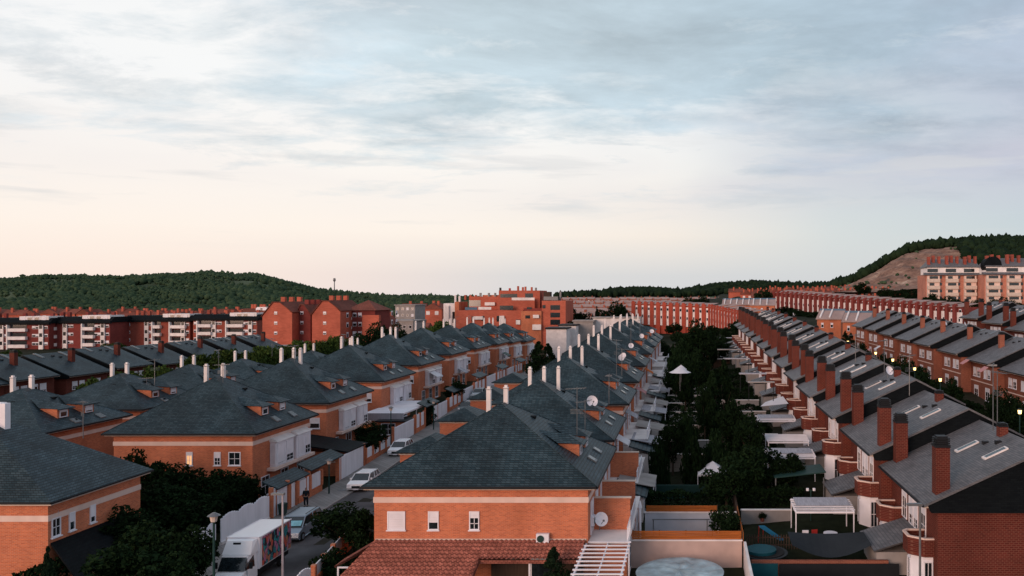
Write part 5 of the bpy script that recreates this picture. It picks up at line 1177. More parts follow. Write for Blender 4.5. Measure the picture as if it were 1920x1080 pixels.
hedge(-46.0, 66, 13, 2.0, 2.6, 'dark hedge in front of the lit-window house', n=7000, group=None, leaf=.15)
tree('bd', atx(10, 46), 46, 2.2, 2.6, 'dark bush at the foot of the house in the bottom left corner', None)
for i, (px, pt, Y, r) in enumerate([(1595, 618, 190, 1.5), (1585, 614, 192, 1.4)]): x = atx(px, Y); tree('cd', x, Y, atz(pt + 4, Y) - G(x, Y), r, ['right one of two narrow cypresses by the back street', 'left one of two narrow cypresses by the back street'][i])
for i, (px, pt, Y, r) in enumerate([(1690, 668, 118, 2.0), (1712, 674, 116, 2.2), (1735, 690, 108, 2.0), (1780, 705, 104, 1.8), (1880, 730, 90, 2.2), (1900, 745, 84, 2.2), (1860, 740, 84, 2.0), (1620, 640, 150, 2.0), (1560, 640, 160, 2.2), (1660, 660, 125, 1.6), (1500, 620, 190, 3), (1480, 615, 200, 3)]):
    x = atx(px, Y); g = G(x, Y); tree(('rd', 'rd2')[i % 2], x, Y, max(2, atz(pt, Y) - g), r, '%s dark tree along the back street on the right' % FST[i], 'dark garden trees of the back street')
# ================================================================== gardens: walls, hedges, fences
def gwall(x0, x1, y, z0, z1, mat, label, name='garden_wall', cat='wall', coping=True, t=.1, group='garden dividing walls'):
    o = thing(name, label, cat, (x0, y, z0), 0, group); part('wall', MB().box(0, x1 - x0, -t, t, -1.5, z1 - z0), mat, o)
    if coping: part('coping', MB().box(-.04, x1 - x0 + .04, -t - .05, t + .05, z1 - z0 + .003, z1 - z0 + .08), stucco_w, o)
    return o
def slat_fence(x0, x1, y, z0, h, label, mat=None, n=4, rz=0):
    o = thing('slat_fence', label, 'fence', (x0, y, z0), rz, 'wooden slat fences on the garden walls'); L = x1 - x0; b = MB()
    for i in range(n): b.box(0, L, -.02, .02, i * h / n + .01, (i + 1) * h / n - .015)
    part('slats', b, mat or woodf, o)
    k = MB()
    for i in range(int(L / 1.9) + 1): k.box(i * 1.9, i * 1.9 + .07, .022, .09, -.1, h + .03)
    part('fence_post', k, darkwood, o); return o
gwall(-4.2, 3.75, 57.4, 0, 1.95, stucco_p, 'pink stucco garden wall with dark drip stains at the bottom centre'); slat_fence(-4.1, 3.7, 57.4, 2.04, .62, 'orange slat fence on top of the pink stucco wall')
gwall(-3.6, 3.75, 64.6, 0, 2.0, stucco_b, 'blue-white garden wall with a metal rail, behind the orange fence'); slat_fence(-3.5, 2.2, 64.6, 2.09, .5, 'orange slat fence on top of the blue-white garden wall')
o = slat_fence(0, 7.3, 57.4, 1.6, 1.0, 'orange slat fence running back along the right side of the white yard', rz=R(90)); o.location = (3.85, 57.4, 1.55)
b = thing('metal_rail', 'grey metal rail standing in front of the blue-white garden wall', 'rail', (-3.0, 63.9, 0)); part('bar', MB().tube((0, 0, 1.65), (4.6, 0, 1.65), .05, 6), steel, b); part('post', MB().tube((.1, 0, -.3), (.1, 0, 1.65), .04, 6), steel, b); part('post', MB().tube((4.4, 0, -.3), (4.4, 0, 1.65), .04, 6), steel, b)
single('downpipe', MB().tube((0, 0, -.5), (0, 0, 3.5), .10, 8).tube((.0, 0, 3.5), (.0, 0, 4.0), .16, 6, .05), whitem, 'white pole with dark cap at the left end of the white yard', 'pole', (-3.75, 60.5, 0))
struct('patio', MB().box(-3.9, 3.7, 57.6, 64.4, .0, .06), stucco_b); struct('beige_yard', MB().box(-4.0, 3.4, 76.6, 85, .05, .12), beige)
gwall(-3.6, 3.6, 85.4, .2, 2.6, beige, 'beige tiled garden wall behind the white gazebo'); gwall(-3.2, 3.5, 93.5, .9, 2.6, concrete, 'grey garden wall crossing the dark gardens')
gwall(-3.6, 3.8, 75.8, 0, 1.6, greenp, 'dark green garden screen in front of the beige yard', coping=False)
single('red_post', MB().box(-.12, .12, -.1, .1, -.5, 2.4).box(-.2, .2, -.12, .12, 1.0, 2.3), redp, 'small red play frame in front of the grey garden wall', 'post', (-2.6, 89.5, .4))
gz = thing('gazebo', 'white pointed canopy tent on the beige yard', 'gazebo', (2.3, 79.5, .1)); c = [(-1.5, -1.5), (1.5, -1.5), (1.5, 1.5), (-1.5, 1.5)]; r = MB()
for i in range(4): p, q_ = c[i], c[(i + 1) % 4]; r.face((*p, 2.0), (*q_, 2.0), (*[a * .55 for a in q_], 2.35), (*[a * .55 for a in p], 2.35)); r.face((*[a * .55 for a in p], 2.35), (*[a * .55 for a in q_], 2.35), (0, 0, 3.0)); r.face((*p, 2.0), (*q_, 2.0), (*q_, 1.8), (*p, 1.8))
part('canopy', r, canvas, gz)
for x, y in c: part('post', MB().tube((x, y, -.1), (x, y, 2.0), .035, 6), whitem, gz)
def parasol(x, y, z, r_, label, m=canvas):
    o = thing('parasol', label, 'parasol', (x, y, z - .25), 0, 'white garden parasols'); b = MB(); n = 8; P = [(r_ * math.cos(k * math.pi / 4), r_ * math.sin(k * math.pi / 4), 2.2) for k in range(n)]
    for k in range(n): b.face(P[k], P[(k + 1) % n], (0, 0, 2.9))
    part('canopy', b, m, o); part('pole', MB().tube((0, 0, -.2), (0, 0, 2.95), .04, 6), steel, o)
parasol(atx(1275, 104), 104, atz(692, 104) - 2.4, 1.45, 'nearer of two white parasols beside the dark garden trees'); parasol(atx(1277, 112), 112, atz(686, 112) - 2.5, 1.0, 'farther of two white parasols beside the dark garden trees')
pl_ = thing('round_pool', 'round garden pool under a crumpled pale cover at the bottom centre', 'pool', (-.65, 53.4, -.1)); part('pool_wall', MB().cyl(0, 0, -.5, 1.15, 2.85, 32), whitem, pl_)
V = [(0, 0, 1.32)]; F = []; rr = random.Random(2)
for a in range(1, 7):
    for k in range(36): t = 2 * math.pi * k / 36; rad = 2.95 * a / 6; V.append((rad * math.cos(t), rad * math.sin(t), 1.24 + (rr.uniform(-.05, .06) if a < 6 else -.04)))
for k in range(36): F.append((0, 1 + k, 1 + (k + 1) % 36, 1 + (k + 1) % 36))
for a in range(5):
    for k in range(36): F.append((1 + a * 36 + k, 1 + (a + 1) * 36 + k, 1 + (a + 1) * 36 + (k + 1) % 36, 1 + a * 36 + (k + 1) % 36))
me = bpy.data.meshes.new('cover'); me.from_pydata(V, [], [f if len(set(f)) == 4 else f[:3] for f in F]); me.materials.append(poolcover); ob('cover', me, pl_)
p3 = thing('round_pool', 'round blue pool rim at the bottom edge in the right-hand garden', 'pool', (7.6, 51.6, -.3)); part('pool_wall', MB().cyl(0, 0, -.5, 1.0, 2.0, 28), whitem, p3); part('water', MB().cyl(0, 0, 1.0, 1.03, 1.9, 28), pool, p3); part('ladder', MB().tube((1.9, .3, .2), (1.9, .3, 1.5), .03, 5).tube((1.9, -.1, .2), (1.9, -.1, 1.5), .03, 5).tube((1.9, .3, 1.5), (1.9, -.1, 1.5), .03, 5), whitem, p3)
# boundary between the two sets of gardens
def long_wall(x, y0, y1, h, mat, label, t=.09):
    o = thing('boundary_wall', label, 'wall', (x, y0, 0), 0, 'boundary walls between the gardens'); b = MB(); n = max(1, int((y1 - y0) / 2)); s = (y1 - y0) / n
    for i in range(n): a, c_ = i * s, (i + 1) * s; g0, g1 = G(x, y0 + a), G(x, y0 + c_); b.hexa([(-t, a, g0 - .5), (t, a, g0 - .5), (t, c_, g1 - .5), (-t, c_, g1 - .5), (-t, a, g0 + h), (t, a, g0 + h), (t, c_, g1 + h), (-t, c_, g1 + h)])
    part('wall', b, mat, o); return o
long_wall(3.95, 46, 57.2, 1.9, stucco_w, 'white boundary wall running down to the bottom edge beside the covered pool')
long_wall(3.95, 65, 84, 1.6, darkwood, 'dark wooden boundary fence between the front gardens'); long_wall(3.95, 84.2, 150, 1.4, darkwood, 'dark boundary fence running up between the far gardens')
# crossing hedges
for i, (x, y, L, h) in enumerate([(0, 70.5, 7.2, 1.9), (0, 88.5, 7.0, 1.7), (0, 97.5, 7.2, 1.8), (0, 101.5, 7, 1.8), (0, 107.5, 7.0, 1.9), (0, 113.5, 7, 1.9), (0, 120, 7, 1.9), (0, 127, 7, 1.9), (0, 135, 7, 1.9), (0, 143, 7, 1.9), (0, 151, 7, 2)]): hedge(x, y, L, 1.1, h, '%s dark hedge from the front across the middle gardens' % FST[i], group='hedges across the middle gardens')
for i, (x, y, L, h) in enumerate([(7.3, 70.8, 5.6, 1.6), (7, 76.5, 5.6, 1.7), (7, 82, 5.4, 1.8), (7, 88, 5.2, 1.8), (7, 94, 5.2, 1.8), (7, 100, 5, 1.8), (7, 107, 5, 1.8), (7, 114, 5, 1.8), (7, 121, 5, 1.8), (7, 128, 5, 1.8), (7, 136, 5, 1.8), (7, 144, 5, 1.8)]): hedge(x, y, L, 1.1, h, '%s dark hedge from the front across the right-hand gardens' % FST[i], group='hedges across the right-hand gardens')
for i, (x0, x1, y, h, m) in enumerate([(-3.4, 3.7, 101, 1.5, concrete), (-3.4, 3.7, 109.5, 1.6, stucco_w), (-3.4, 3.7, 117, 1.5, concrete), (-3.4, 3.7, 124, 1.5, concrete), (-3.4, 3.7, 131, 1.6, stucco_w)]):
    g = G(0, y); gwall(x0, x1, y, g, g + h, m, '%s plain plot wall from the front, across the far middle gardens' % FST[i], group='plot walls of the far middle gardens')
for i, (x0, x1, y, h, m) in enumerate([(4.3, 8.5, 66.8, .9, concrete), (4.3, 10.2, 79, 1.3, concrete), (4.3, 10.0, 91, 1.4, concrete), (4.3, 9.8, 103, 1.5, concrete), (4.3, 9.6, 111, 1.5, concrete)]):
    g = G(8, y); gwall(x0, x1, y, g, g + h, m, '%s plain plot wall from the front, across the right-hand gardens' % FST[i], group='plot walls of the right-hand gardens')
# right-hand front gardens
gwall(4.3, 13.8, 55.6, 0, 1.15, tanbrick, 'low reddish garden wall below the grey shade sail', coping=False)
gwall(6.2, 14.5, 55.4, -.3, .95, blackm, 'black screen along the bottom right garden', 'garden_screen', 'screen', False, .04); gwall(4.2, 6.1, 55.3, -.3, 1.0, teal, 'teal screen sheet beside the white boundary wall', 'garden_screen', 'screen', False, .04)
sail = MB(); n = 10
for i in range(n):
    for j in range(5):
        def P(a, b): u, v = a / n, b / 5; return (u * 5.6, v * 2.7 + .35 * math.sin(math.pi * u), -.75 * math.sin(math.pi * u) * (1 - v) - .25 * math.sin(math.pi * u) + .15 * v)
        sail.face(P(i, j), P(i + 1, j), P(i + 1, j + 1), P(i, j + 1))
single('shade_sail', sail, shade, 'large dark grey shade sail stretched over the lower right garden', 'shade sail', (7.2, 56.2, 2.0))
tr = thing('trampoline', 'round dark trampoline beside the shade sail', 'trampoline', (5.4, 58.2, .2)); part('mat', MB().cyl(0, 0, .7, .74, 1.5, 24), rubber, tr); part('frame', MB().cyl(0, 0, .62, .69, 1.75, 24), blackm, tr); part('water_tub', MB().cyl(-.2, -.1, .75, .95, 1.1, 20), teal, tr)
for k in range(4): a = k * 1.57 + .6; part('leg', MB().tube((1.6 * math.cos(a), 1.6 * math.sin(a), -.4), (1.6 * math.cos(a), 1.6 * math.sin(a), .66), .035, 5), steel, tr)
pf = thing('picket_fence', 'grey picket fence crossing the garden below the white pergola', 'fence', (4.3, 60.6, .35)); k = MB()
for i in range(34): k.box(i * .2, i * .2 + .08, -.02, .02, -.2, 1.05 + .02 * (i % 2))
part('pickets', k, darkwood, pf); part('rail', MB().box(0, 6.8, .022, .06, .25, .33).box(0, 6.8, .022, .06, .8, .88), darkwood, pf)
def pergola(x, y, z, W, D, h, label, cov=canvas, nsl=10, white_=True):
    o = thing('pergola', label, 'pergola', (x, y, z), 0, 'white pergolas in the right-hand gardens')
    part('beam', MB().box(0, W, 0, .1, h, h + .14).box(0, W, D - .1, D, h + .25, h + .39).box(0, .1, .1, D - .1, h + .02, h + .16).box(W - .1, W, .1, D - .1, h + .02, h + .16), white, o)
    part('slats', MB(), white, o) if False else None
    for i in range(nsl): part('slat', MB().box(-.1, W + .1, .25 + i * (D - .4) / nsl, .36 + i * (D - .4) / nsl, h + .16 + .25 * i / nsl, h + .22 + .25 * i / nsl), white, o)
    if cov: part('cover', MB().hexa([(.2, D * .35, h + .32), (W - .1, D * .35, h + .32), (W - .1, D, h + .45), (.2, D, h + .45), (.2, D * .35, h + .34), (W - .1, D * .35, h + .34), (W - .1, D, h + .5), (.2, D, h + .5)]), cov, o)
    for px_, py_ in ((.05, .05), (W - .05, .05), (.05, D - .05), (W - .05, D - .05)): part('post', MB().box(px_ - .04, px_ + .04, py_ - .04, py_ + .04, -.8, h), white, o)
    return o
pergola(atx(1492, 62), 62.2, .5, 4.6, 3.0, 2.1, 'white pergola with pale cover above the plastic garden table', greycan, 7)
pergola(atx(1440, 76), 76.5, 1.6, 4.6, 3.0, 2.3, 'white slatted pergola beyond the dark tree', greycan, 9)
pergola(atx(1440, 82), 82.0, 2.1, 4.2, 3.2, 2.3, 'white pergola with bare slats, second up the right gardens', None, 10)
pergola(atx(1420, 92), 92, 2.8, 4.4, 2.6, 2.2, 'third white pergola up the right gardens', greycan, 8)
single('shade_sail', MB().face((0, 0, 0), (3.4, .2, .3), (3.0, 2.6, .9), (.8, 2.4, .2)), canvas, 'small white shade sail by the middle chimneyed houses', 'shade sail', (atx(1430, 93), 96, atz(762, 96)))
gw = thing('carport', 'dark green carport roof below the chimneyed houses', 'carport', (7.6, 71.5, 1.2)); part('roof', MB().hexa([(0, 0, 2.0), (4.6, 0, 2.5), (4.6, 3.4, 2.5), (0, 3.4, 2.0), (0, 0, 2.08), (4.6, 0, 2.58), (4.6, 3.4, 2.58), (0, 3.4, 2.08)]), greenp, gw)
for x, y in ((.1, .1), (.1, 3.2), (4.4, .1)): part('post', MB().box(x - .05, x + .05, y - .05, y + .05, -1, 2.05), steel, gw)
for i, (px, py, Y, W, D) in enumerate([(1386, 700, 100, 3.4, .5), (1402, 716, 96, 3.2, .35), (1356, 672, 122, 4.0, .5), (1345, 655, 138, 4, .5)]):
    x = atx(px, Y); z = atz(py, Y); o = thing('lean_to_shelter', '%s low pale shelter roof from the front, right-hand gardens' % FST[i], 'shelter', (x, Y, z), 0, 'pale shelter roofs in the right-hand gardens')
    part('roof', MB().box(0, W, -D, D, -.08, .04), (greycan, concrete)[i % 2], o); part('post', MB().box(.1, .17, -.05, .05, -2.3, -.08), blackm, o); part('post', MB().box(W - .17, W - .1, -.05, .05, -2.3, -.08), blackm, o)
# garden furniture
tb = thing('garden_table', 'white plastic garden table under the front pergola', 'table', (10.9, 61.9, .45)); part('tabletop', MB().cyl(0, 0, .68, .74, .55, 16), white, tb)
for a in range(4): part('leg', MB().tube((.3 * math.cos(a * 1.57 + .7), .3 * math.sin(a * 1.57 + .7), -.2), (.38 * math.cos(a * 1.57 + .7), .38 * math.sin(a * 1.57 + .7), .68), .03, 5), white, tb)
def gchair(x, y, m, label, rz=0):
    o = thing('garden_chair', label, 'chair', (x, y, .45), rz, 'plastic garden chairs'); part('seat', MB().box(-.24, .24, -.24, .24, .4, .45), m, o); part('backrest', MB().box(-.24, .24, .2, .25, .45, .95), m, o)
    for sx in (-.2, .2):
        for sy in (-.2, .2): part('leg', MB().box(sx - .02, sx + .02, sy - .02, sy + .02, -.1, .4), m, o)
gchair(8.95, 61.6, white, 'white plastic chair at the left post of the front pergola'); gchair(9.75, 61.8, redp, 'red chair under the front pergola', .3)
sld = thing('garden_slide', 'bright blue children slide by the dark gardens', 'slide', (5.6, 62.2, .4)); q_ = part('chute', MB().hexa([(-.22, 0, 1.15), (.22, 0, 1.15), (1.7, -.2, .15), (1.35, -.2, .15), (-.22, .05, 1.25), (.22, .05, 1.25), (1.7, -.1, .25), (1.35, -.1, .25)]), bluep, sld); part('ladder', MB().tube((-.25, .1, -.2), (-.2, 0, 1.2), .03, 5).tube((.1, .2, -.2), (.15, .1, 1.2), .03, 5), redp, sld)
dl = thing('garden_lamp', 'twin-globe garden lamp on a thin green post', 'garden lamp', (atx(1522, 66), 66.5, .9)); part('post', MB().tube((0, 0, -.5), (0, 0, 2.5), .05, 6).tube((-.25, 0, 2.4), (.25, 0, 2.4), .03, 5), greenp, dl)
for x in (-.27, .27): part('globe', MB().cyl(x, 0, 2.42, 2.62, .12, 8), white, dl)
# centre row garden sheds: white tent roofs, slate lean-tos
for i, (y, t) in enumerate([(70.2, 's'), (73.5, 'w'), (86.5, 's'), (90, 'w'), (97, 'w'), (103.5, 's'), (108, 'w'), (114, 'w'), (121, 's'), (126, 'w'), (134, 'w'), (141, 's')]):
    x = -4.0; g = G(x, y)
    if t == 's':
        o = thing('garden_shed', '%s slate-roofed garden shed along the garden side of the centre row' % FST[i], 'shed', (x, y, g), 0, 'garden sheds beside the centre row'); part('wall', MB().box(-2.4, .0, -1.6, 1.6, -1, 2.1), stucco_w, o); part('roof', MB().hexa([(-2.5, -1.9, 2.9), (.3, -1.9, 2.1), (.3, 1.9, 2.1), (-2.5, 1.9, 2.9), (-2.5, -1.9, 3.05), (.35, -1.9, 2.25), (.35, 1.9, 2.25), (-2.5, 1.9, 3.05)]), slate, o); window(o, .003, 0, .6, 1.2, 1.0, 1, 0, True)
    else:
        o = thing('garden_canopy', '%s white sheet canopy along the garden side of the centre row' % FST[i], 'canopy', (x, y, g), 0, 'white canopies beside the centre row'); part('sheet', MB().hexa([(-2.4, -2.3, 2.95), (.9, -2.3, 2.35), (.9, 2.3, 2.35), (-2.4, 2.3, 2.95), (-2.4, -2.3, 3.0), (.9, -2.3, 2.42), (.9, 2.3, 2.42), (-2.4, 2.3, 3.0)]), (greycan, concrete, canvas)[i % 3], o)
        part('post', MB().box(.75, .83, -2.2, -2.1, -.6, 2.35), white, o); part('post', MB().box(.75, .83, 2.1, 2.2, -.6, 2.35), white, o)
# ================================================================== vehicles
def wheel(parent, x, y, r=.33):
    t = part('wheel', MB().cyl(0, 0, -.11, .11, r, 18), rubber, parent, (x, y, r)); t.rotation_euler = (0, R(90), 0)
    part('rim', MB().cyl(0, 0, -.125, .125, r * .6, 12), silver, t)
def car(label, loc, rz, paint, prof, roofp, W, group='cars parked on the street', shade_=False):
    """prof: lower body outline (y, z), nose at -y; roofp: glasshouse outline"""
    o = thing('parked_car', label, 'car', loc, rz, group); hw = W / 2
    b = MB(); n = len(prof); k = [(-hw * .93, .0), (-hw, .05), (hw, .05), (hw * .93, 0)]
    secs = [(-hw * .96, .04), (-hw, 0), (hw, 0), (hw * .96, .04)]
    idx = []
    cy = sum(p[0] for p in prof) / n; cz = sum(p[1] for p in prof) / n
    for (x, ins) in secs: idx.append(b.p(*[(x, p[0] + (cy - p[0]) * ins, p[1] + (cz - p[1]) * ins * 2) for p in prof]))
    b.f.append(tuple(idx[0] + i for i in range(n))); b.f.append(tuple(idx[3] + i for i in reversed(range(n))))
    for a in range(3):
        for i in range(n): j = (i + 1) % n; b.f.append((idx[a] + i, idx[a] + j, idx[a + 1] + j, idx[a + 1] + i))
    part('body', b, paint, o)
    g = MB(); n = len(roofp); tw_ = hw * .80; zmx = max(p[1] for p in roofp); zmn = min(p[1] for p in roofp)
    def xw(z): return hw * .95 + (tw_ - hw * .95) * (z - zmn) / (zmx - zmn)
    a = g.p(*[(-xw(p[1]), *p) for p in roofp]); c = g.p(*[(xw(p[1]), *p) for p in roofp])
    g.f.append(tuple(a + i for i in range(n))); g.f.append(tuple(c + i for i in reversed(range(n))))
    for i in range(n): j = (i + 1) % n; g.f.append((a + i, a + j, c + j, c + i))
    part('windows', g, glass, o)
    (y0, z0), (y1, z1), (y2, z2), (y3, z3) = roofp[0], roofp[1], roofp[-2], roofp[-1]
    part('roof_panel', MB().hexa([(-tw_ - .02, y1 - .02, z1 - .03), (tw_ + .02, y1 - .02, z1 - .03), (tw_ + .02, y2 + .02, z2 - .03), (-tw_ - .02, y2 + .02, z2 - .03), (-tw_ + .06, y1 + .06, zmx + .045), (tw_ - .06, y1 + .06, zmx + .045), (tw_ - .06, y2 - .06, zmx + .03), (-tw_ + .06, y2 - .06, zmx + .03)]), paint, o)
    for s in (-1, 1):
        q = MB()
        for (ya, za, yb, zb) in ((y0, z0, y1, z1), (y3, z3, y2, z2), ((y0 + y3) / 2, zmn, (y1 + y2) / 2, zmx), ((y0 + y3 * 3) / 4, zmn, (y1 + 3 * y2) / 4, zmx)): q.tube((s * (xw(za) + .0), ya, za), (s * (xw(zb) + .0), yb, zb), .045, 5)
        part('pillar', q, paint, o)
        part('headlight', MB().box(s * hw * .82 - .16, s * hw * .82 + .16, prof[1][0] - .03 + .06, prof[1][0] + .2, .58, .76), white, o)
        part('mirror', MB().box(s * (hw + .08) - .09, s * (hw + .08) + .09, y0 + .35, y0 + .5, z0 + .02, z0 + .18), paint, o)
        for yw in (prof[1][0] + .85, prof[-2][0] - .85): wheel(o, s * (hw - .08), yw, .34)
    part('grille', MB().box(-hw * .45, hw * .45, prof[1][0] - .03, prof[1][0] + .1, .45, .68), blackm, o)
    part('number_plate', MB().box(-.26, .26, prof[1][0] - .05, prof[1][0] - .031, .3, .42), white, o)
    if shade_:
        part('sunshade', MB().face((-hw * .78, y0 + .10, z0 + .13), (hw * .78, y0 + .10, z0 + .13), (tw_ * .9, y1 - .1, z1 - .1), (-tw_ * .9, y1 - .1, z1 - .1)), sunshade, o)
        for s in (-1, 1): part('roof_rail', MB().tube((s * tw_ * .9, y1 + .3, zmx + .1), (s * tw_ * .9, y2 - .2, zmx + .1), .03, 5), blackm, o)
    return o
van_p = [(-2.3, .25), (-2.5, .45), (-2.4, .80), (-1.5, 1.05), (2.35, 1.1), (2.5, .5), (2.35, .25)]
van_r = [(-1.65, 1.02), (-.75, 1.68), (2.0, 1.72), (2.42, 1.08)]
suv_p = [(-2.05, .28), (-2.2, .5), (-2.12, .85), (-1.2, 1.02), (2.05, 1.05), (2.15, .5), (2.0, .28)]
suv_r = [(-1.25, 1.0), (-.45, 1.55), (1.6, 1.56), (2.08, 1.04)]
hat_p = [(-1.9, .25), (-2.05, .45), (-1.95, .72), (-1.1, .92), (1.9, .95), (2.0, .5), (1.9, .25)]
hat_r = [(-1.15, .9), (-.4, 1.42), (1.2, 1.43), (1.85, .94)]
car('silver people carrier with roof rails and a blue sunshade behind its windscreen', (atx(561, 65.2), 65.2, G(-31, 65) + .05), .05, silver, van_p, van_r, 1.98, shade_=True)
car('white sport utility car parked half on the kerb behind the silver van', (atx(683, 81.2), 81.2, G(-33, 81) + .05), .03, carwhite, suv_p, suv_r, 1.85)
car('white car partly hidden by the slate garage roof', (atx(752, 97), 97, G(-34.7, 97) + .05), .03, carwhite, suv_p, suv_r, 1.8)
car('dark blue parked car farther up the street', (atx(874, 127), 127, G(-36, 127) + .05), .06, cardark, hat_p, hat_r, 1.75)
car('grey parked car behind the dark blue one', (atx(889, 134), 134, G(-36, 134) + .05), .06, cargrey, hat_p, hat_r, 1.75)
car('pale green-grey car beside the grey one up the street', (atx(898, 140.5), 140.5, G(-36, 140) + .05), .06, cargrey, suv_p, suv_r, 1.75)
tk = thing('box_truck', 'white box truck with colourful graffiti on its side, parked at the bottom left', 'truck', (-30.35, 56.2, .05), .02)
part('cargo_box', MB().box(-1.1, 1.1, -1.9, 2.6, .95, 3.05), carwhite, tk); part('box_edge', MB().box(-1.13, 1.13, -1.93, -1.88, .93, 3.08).box(-1.13, -1.08, -1.93, 2.63, 3.0, 3.08).box(1.08, 1.13, -1.93, 2.63, 3.0, 3.08), white, tk)
part('graffiti_panel', MB().box(1.102, 1.112, -1.55, 2.55, 1.0, 2.98), graff, tk)
part('wind_deflector', MB().hexa([(-.95, -2.75, 2.15), (.95, -2.75, 2.15), (1.05, -1.95, 2.15), (-1.05, -1.95, 2.15), (-.85, -2.3, 2.95), (.85, -2.3, 2.95), (1.0, -1.95, 3.0), (-1.0, -1.95, 3.0)]), carwhite, tk)
part('cab', MB().hexa([(-.98, -3.1, .5), (.98, -3.1, .5), (1.0, -1.95, .5), (-1.0, -1.95, .5), (-.85, -2.95, 2.12), (.85, -2.95, 2.12), (.95, -1.95, 2.14), (-.95, -1.95, 2.14)]).hexa([(-.95, -4.1, .35), (.95, -4.1, .35), (.99, -3.1, .35), (-.99, -3.1, .35), (-.85, -4.05, .95), (.85, -4.05, .95), (.93, -3.3, 1.25), (-.93, -3.3, 1.25)]), carwhite, tk)
part('windscreen', MB().face((-.88, -3.42, 1.28), (.88, -3.42, 1.28), (.80, -3.0, 2.05), (-.80, -3.0, 2.05)).face((.90, -3.36, 1.28), (1.0, -2.3, 1.28), (.93, -2.3, 2.0), (.83, -2.98, 2.03)).face((-.90, -3.36, 1.28), (-1.0, -2.3, 1.28), (-.93, -2.3, 2.0), (-.83, -2.98, 2.03)), glass, tk)
part('vent_panel', MB().box(-.38, .12, -2.42, -2.36, 2.66, 2.86), blackm, tk).rotation_euler = (0, 0, 0)
for s in (-1, 1):
    part('mirror', MB().box(s * 1.15 - .1, s * 1.15 + .1, -3.15, -3.05, 1.35, 1.75), blackm, tk); part('headlight', MB().box(s * .72 - .17, s * .72 + .17, -4.12, -4.0, .68, .88), white, tk)
    for yw in (-3.3, 1.4): wheel(tk, s * .92, yw, .38)
part('chassis', MB().box(-.9, .9, -1.9, 2.6, .5, .94), blackm, tk); part('bumper', MB().box(-.95, .95, -4.2, -4.05, .3, .55), blackm, tk)
for s in (-.7, .7): part('marker_light', MB().box(s - .05, s + .05, -1.97, -1.93, 2.9, 2.96), redp, tk)
for i, (x, y) in enumerate([(-34.6, 79.6), (-34.4, 84.5), (-30.5, 69.5)]):
    g = G(x, y) + (.174 if x < -33.4 else .054)
    single('manhole_cover', MB().cyl(0, 0, 0, .012, .36, 20), steel, ['round manhole cover in the pavement beyond the man', 'second manhole cover in the pavement by the white car', 'manhole cover in the road beside the silver van'][i], 'manhole cover', (x, y, g), 0, 'manhole covers')
for i, (x, y, w_, l_) in enumerate([(-29.4, 62.5, .8, 3.4), (-28.6, 72, .7, 4.5), (-31.4, 75.5, 1.2, 1.6)]):
    pz = MB().hexa([(0, 0, -.05), (w_, 0, -.05), (w_, l_, -.05), (0, l_, -.05), (0, 0, .006), (w_, .1, .006), (w_, l_, .006), (0, l_ - .1, .006)])
    struct('road_patch', pz, blackm if False else soil).location = (x, y, G(x, y) + .052)
for i, (x, y, m) in enumerate([(-35.9, 70.6, greenp), (-35.9, 100.1, greenp)]):
    g = G(x, y) + .17; o = thing('wheelie_bin', ['dark green bin at the pillar of the wide garage gate', 'dark green bin at the start of the long white gate'][i], 'bin', (x, y, g), 0, 'rubbish bins on the pavement')
    part('body', MB().hexa([(-.22, -.25, .08), (.22, -.25, .08), (.22, .25, .08), (-.22, .25, .08), (-.28, -.32, .95), (.28, -.32, .95), (.28, .32, .95), (-.28, .32, .95)]), m, o); part('lid', MB().box(-.3, .3, -.34, .34, .952, 1.03), m, o)
for i, (x, y, z) in enumerate([(-5.6, 61.5, 2.87), (-5.0, 63.6, 2.87), (-5.2, 58.6, 2.87), (6.0, 66.0, .9), (9.4, 60.3, .4), (-2.2, 60.2, .06), (1.4, 58.6, .06), (11.2, 60.4, .4), (-1.0, 78.6, .12)]):
    o = thing('potted_plant', ['pot plant on the near brick terrace', 'second pot plant on the near brick terrace', 'pot plant by the terrace screen wall', 'pot plant behind the dark garden', 'pot plant by the picket fence', 'pot plant in the white yard', 'pot plant at the fence of the white yard', 'pot plant under the white pergola', 'pot plant on the beige yard'][i], 'pot plant', (x, y, z), 0, 'pot plants')
    part('pot', MB().cyl(0, 0, 0, .32, .15, 10, .2), terracotta, o); c_ = ob('foliage', TREES['bd'][0].o and KIDS[TREES['bd'][0].o.name][0].data, o, (0, 0, .25)); c_.scale = (.22, .22, .3)
# ================================================================== person
def skinned(name, nodes, edges, mat, parent, sub=2):
    me = bpy.data.meshes.new(name); me.from_pydata([n[:3] for n in nodes], edges, []); o = ob(name, me, parent)
    m = o.modifiers.new('skin', 'SKIN'); me.update()
    if not me.skin_vertices: 
        bpy.context.view_layer.objects.active = o
    sv = me.skin_vertices[0].data if me.skin_vertices else None
    if sv:
        for i, n in enumerate(nodes): sv[i].radius = (n[3], n[3] * (n[4] if len(n) > 4 else 1))
        sv[0].use_root = True
    s = o.modifiers.new('sub', 'SUBSURF'); s.levels = sub; s.render_levels = sub
    dg = bpy.context.evaluated_depsgraph_get(); me2 = bpy.data.meshes.new_from_object(o.evaluated_get(dg)); o.modifiers.clear(); o.data = me2; me2.materials.clear(); me2.materials.append(mat)
    for p in me2.polygons: p.use_smooth = True
    return o
pe = thing('person', 'person in dark clothes walking on the pavement beside the narrow white door', 'person', (-35.2, 73.4, .17), R(12))
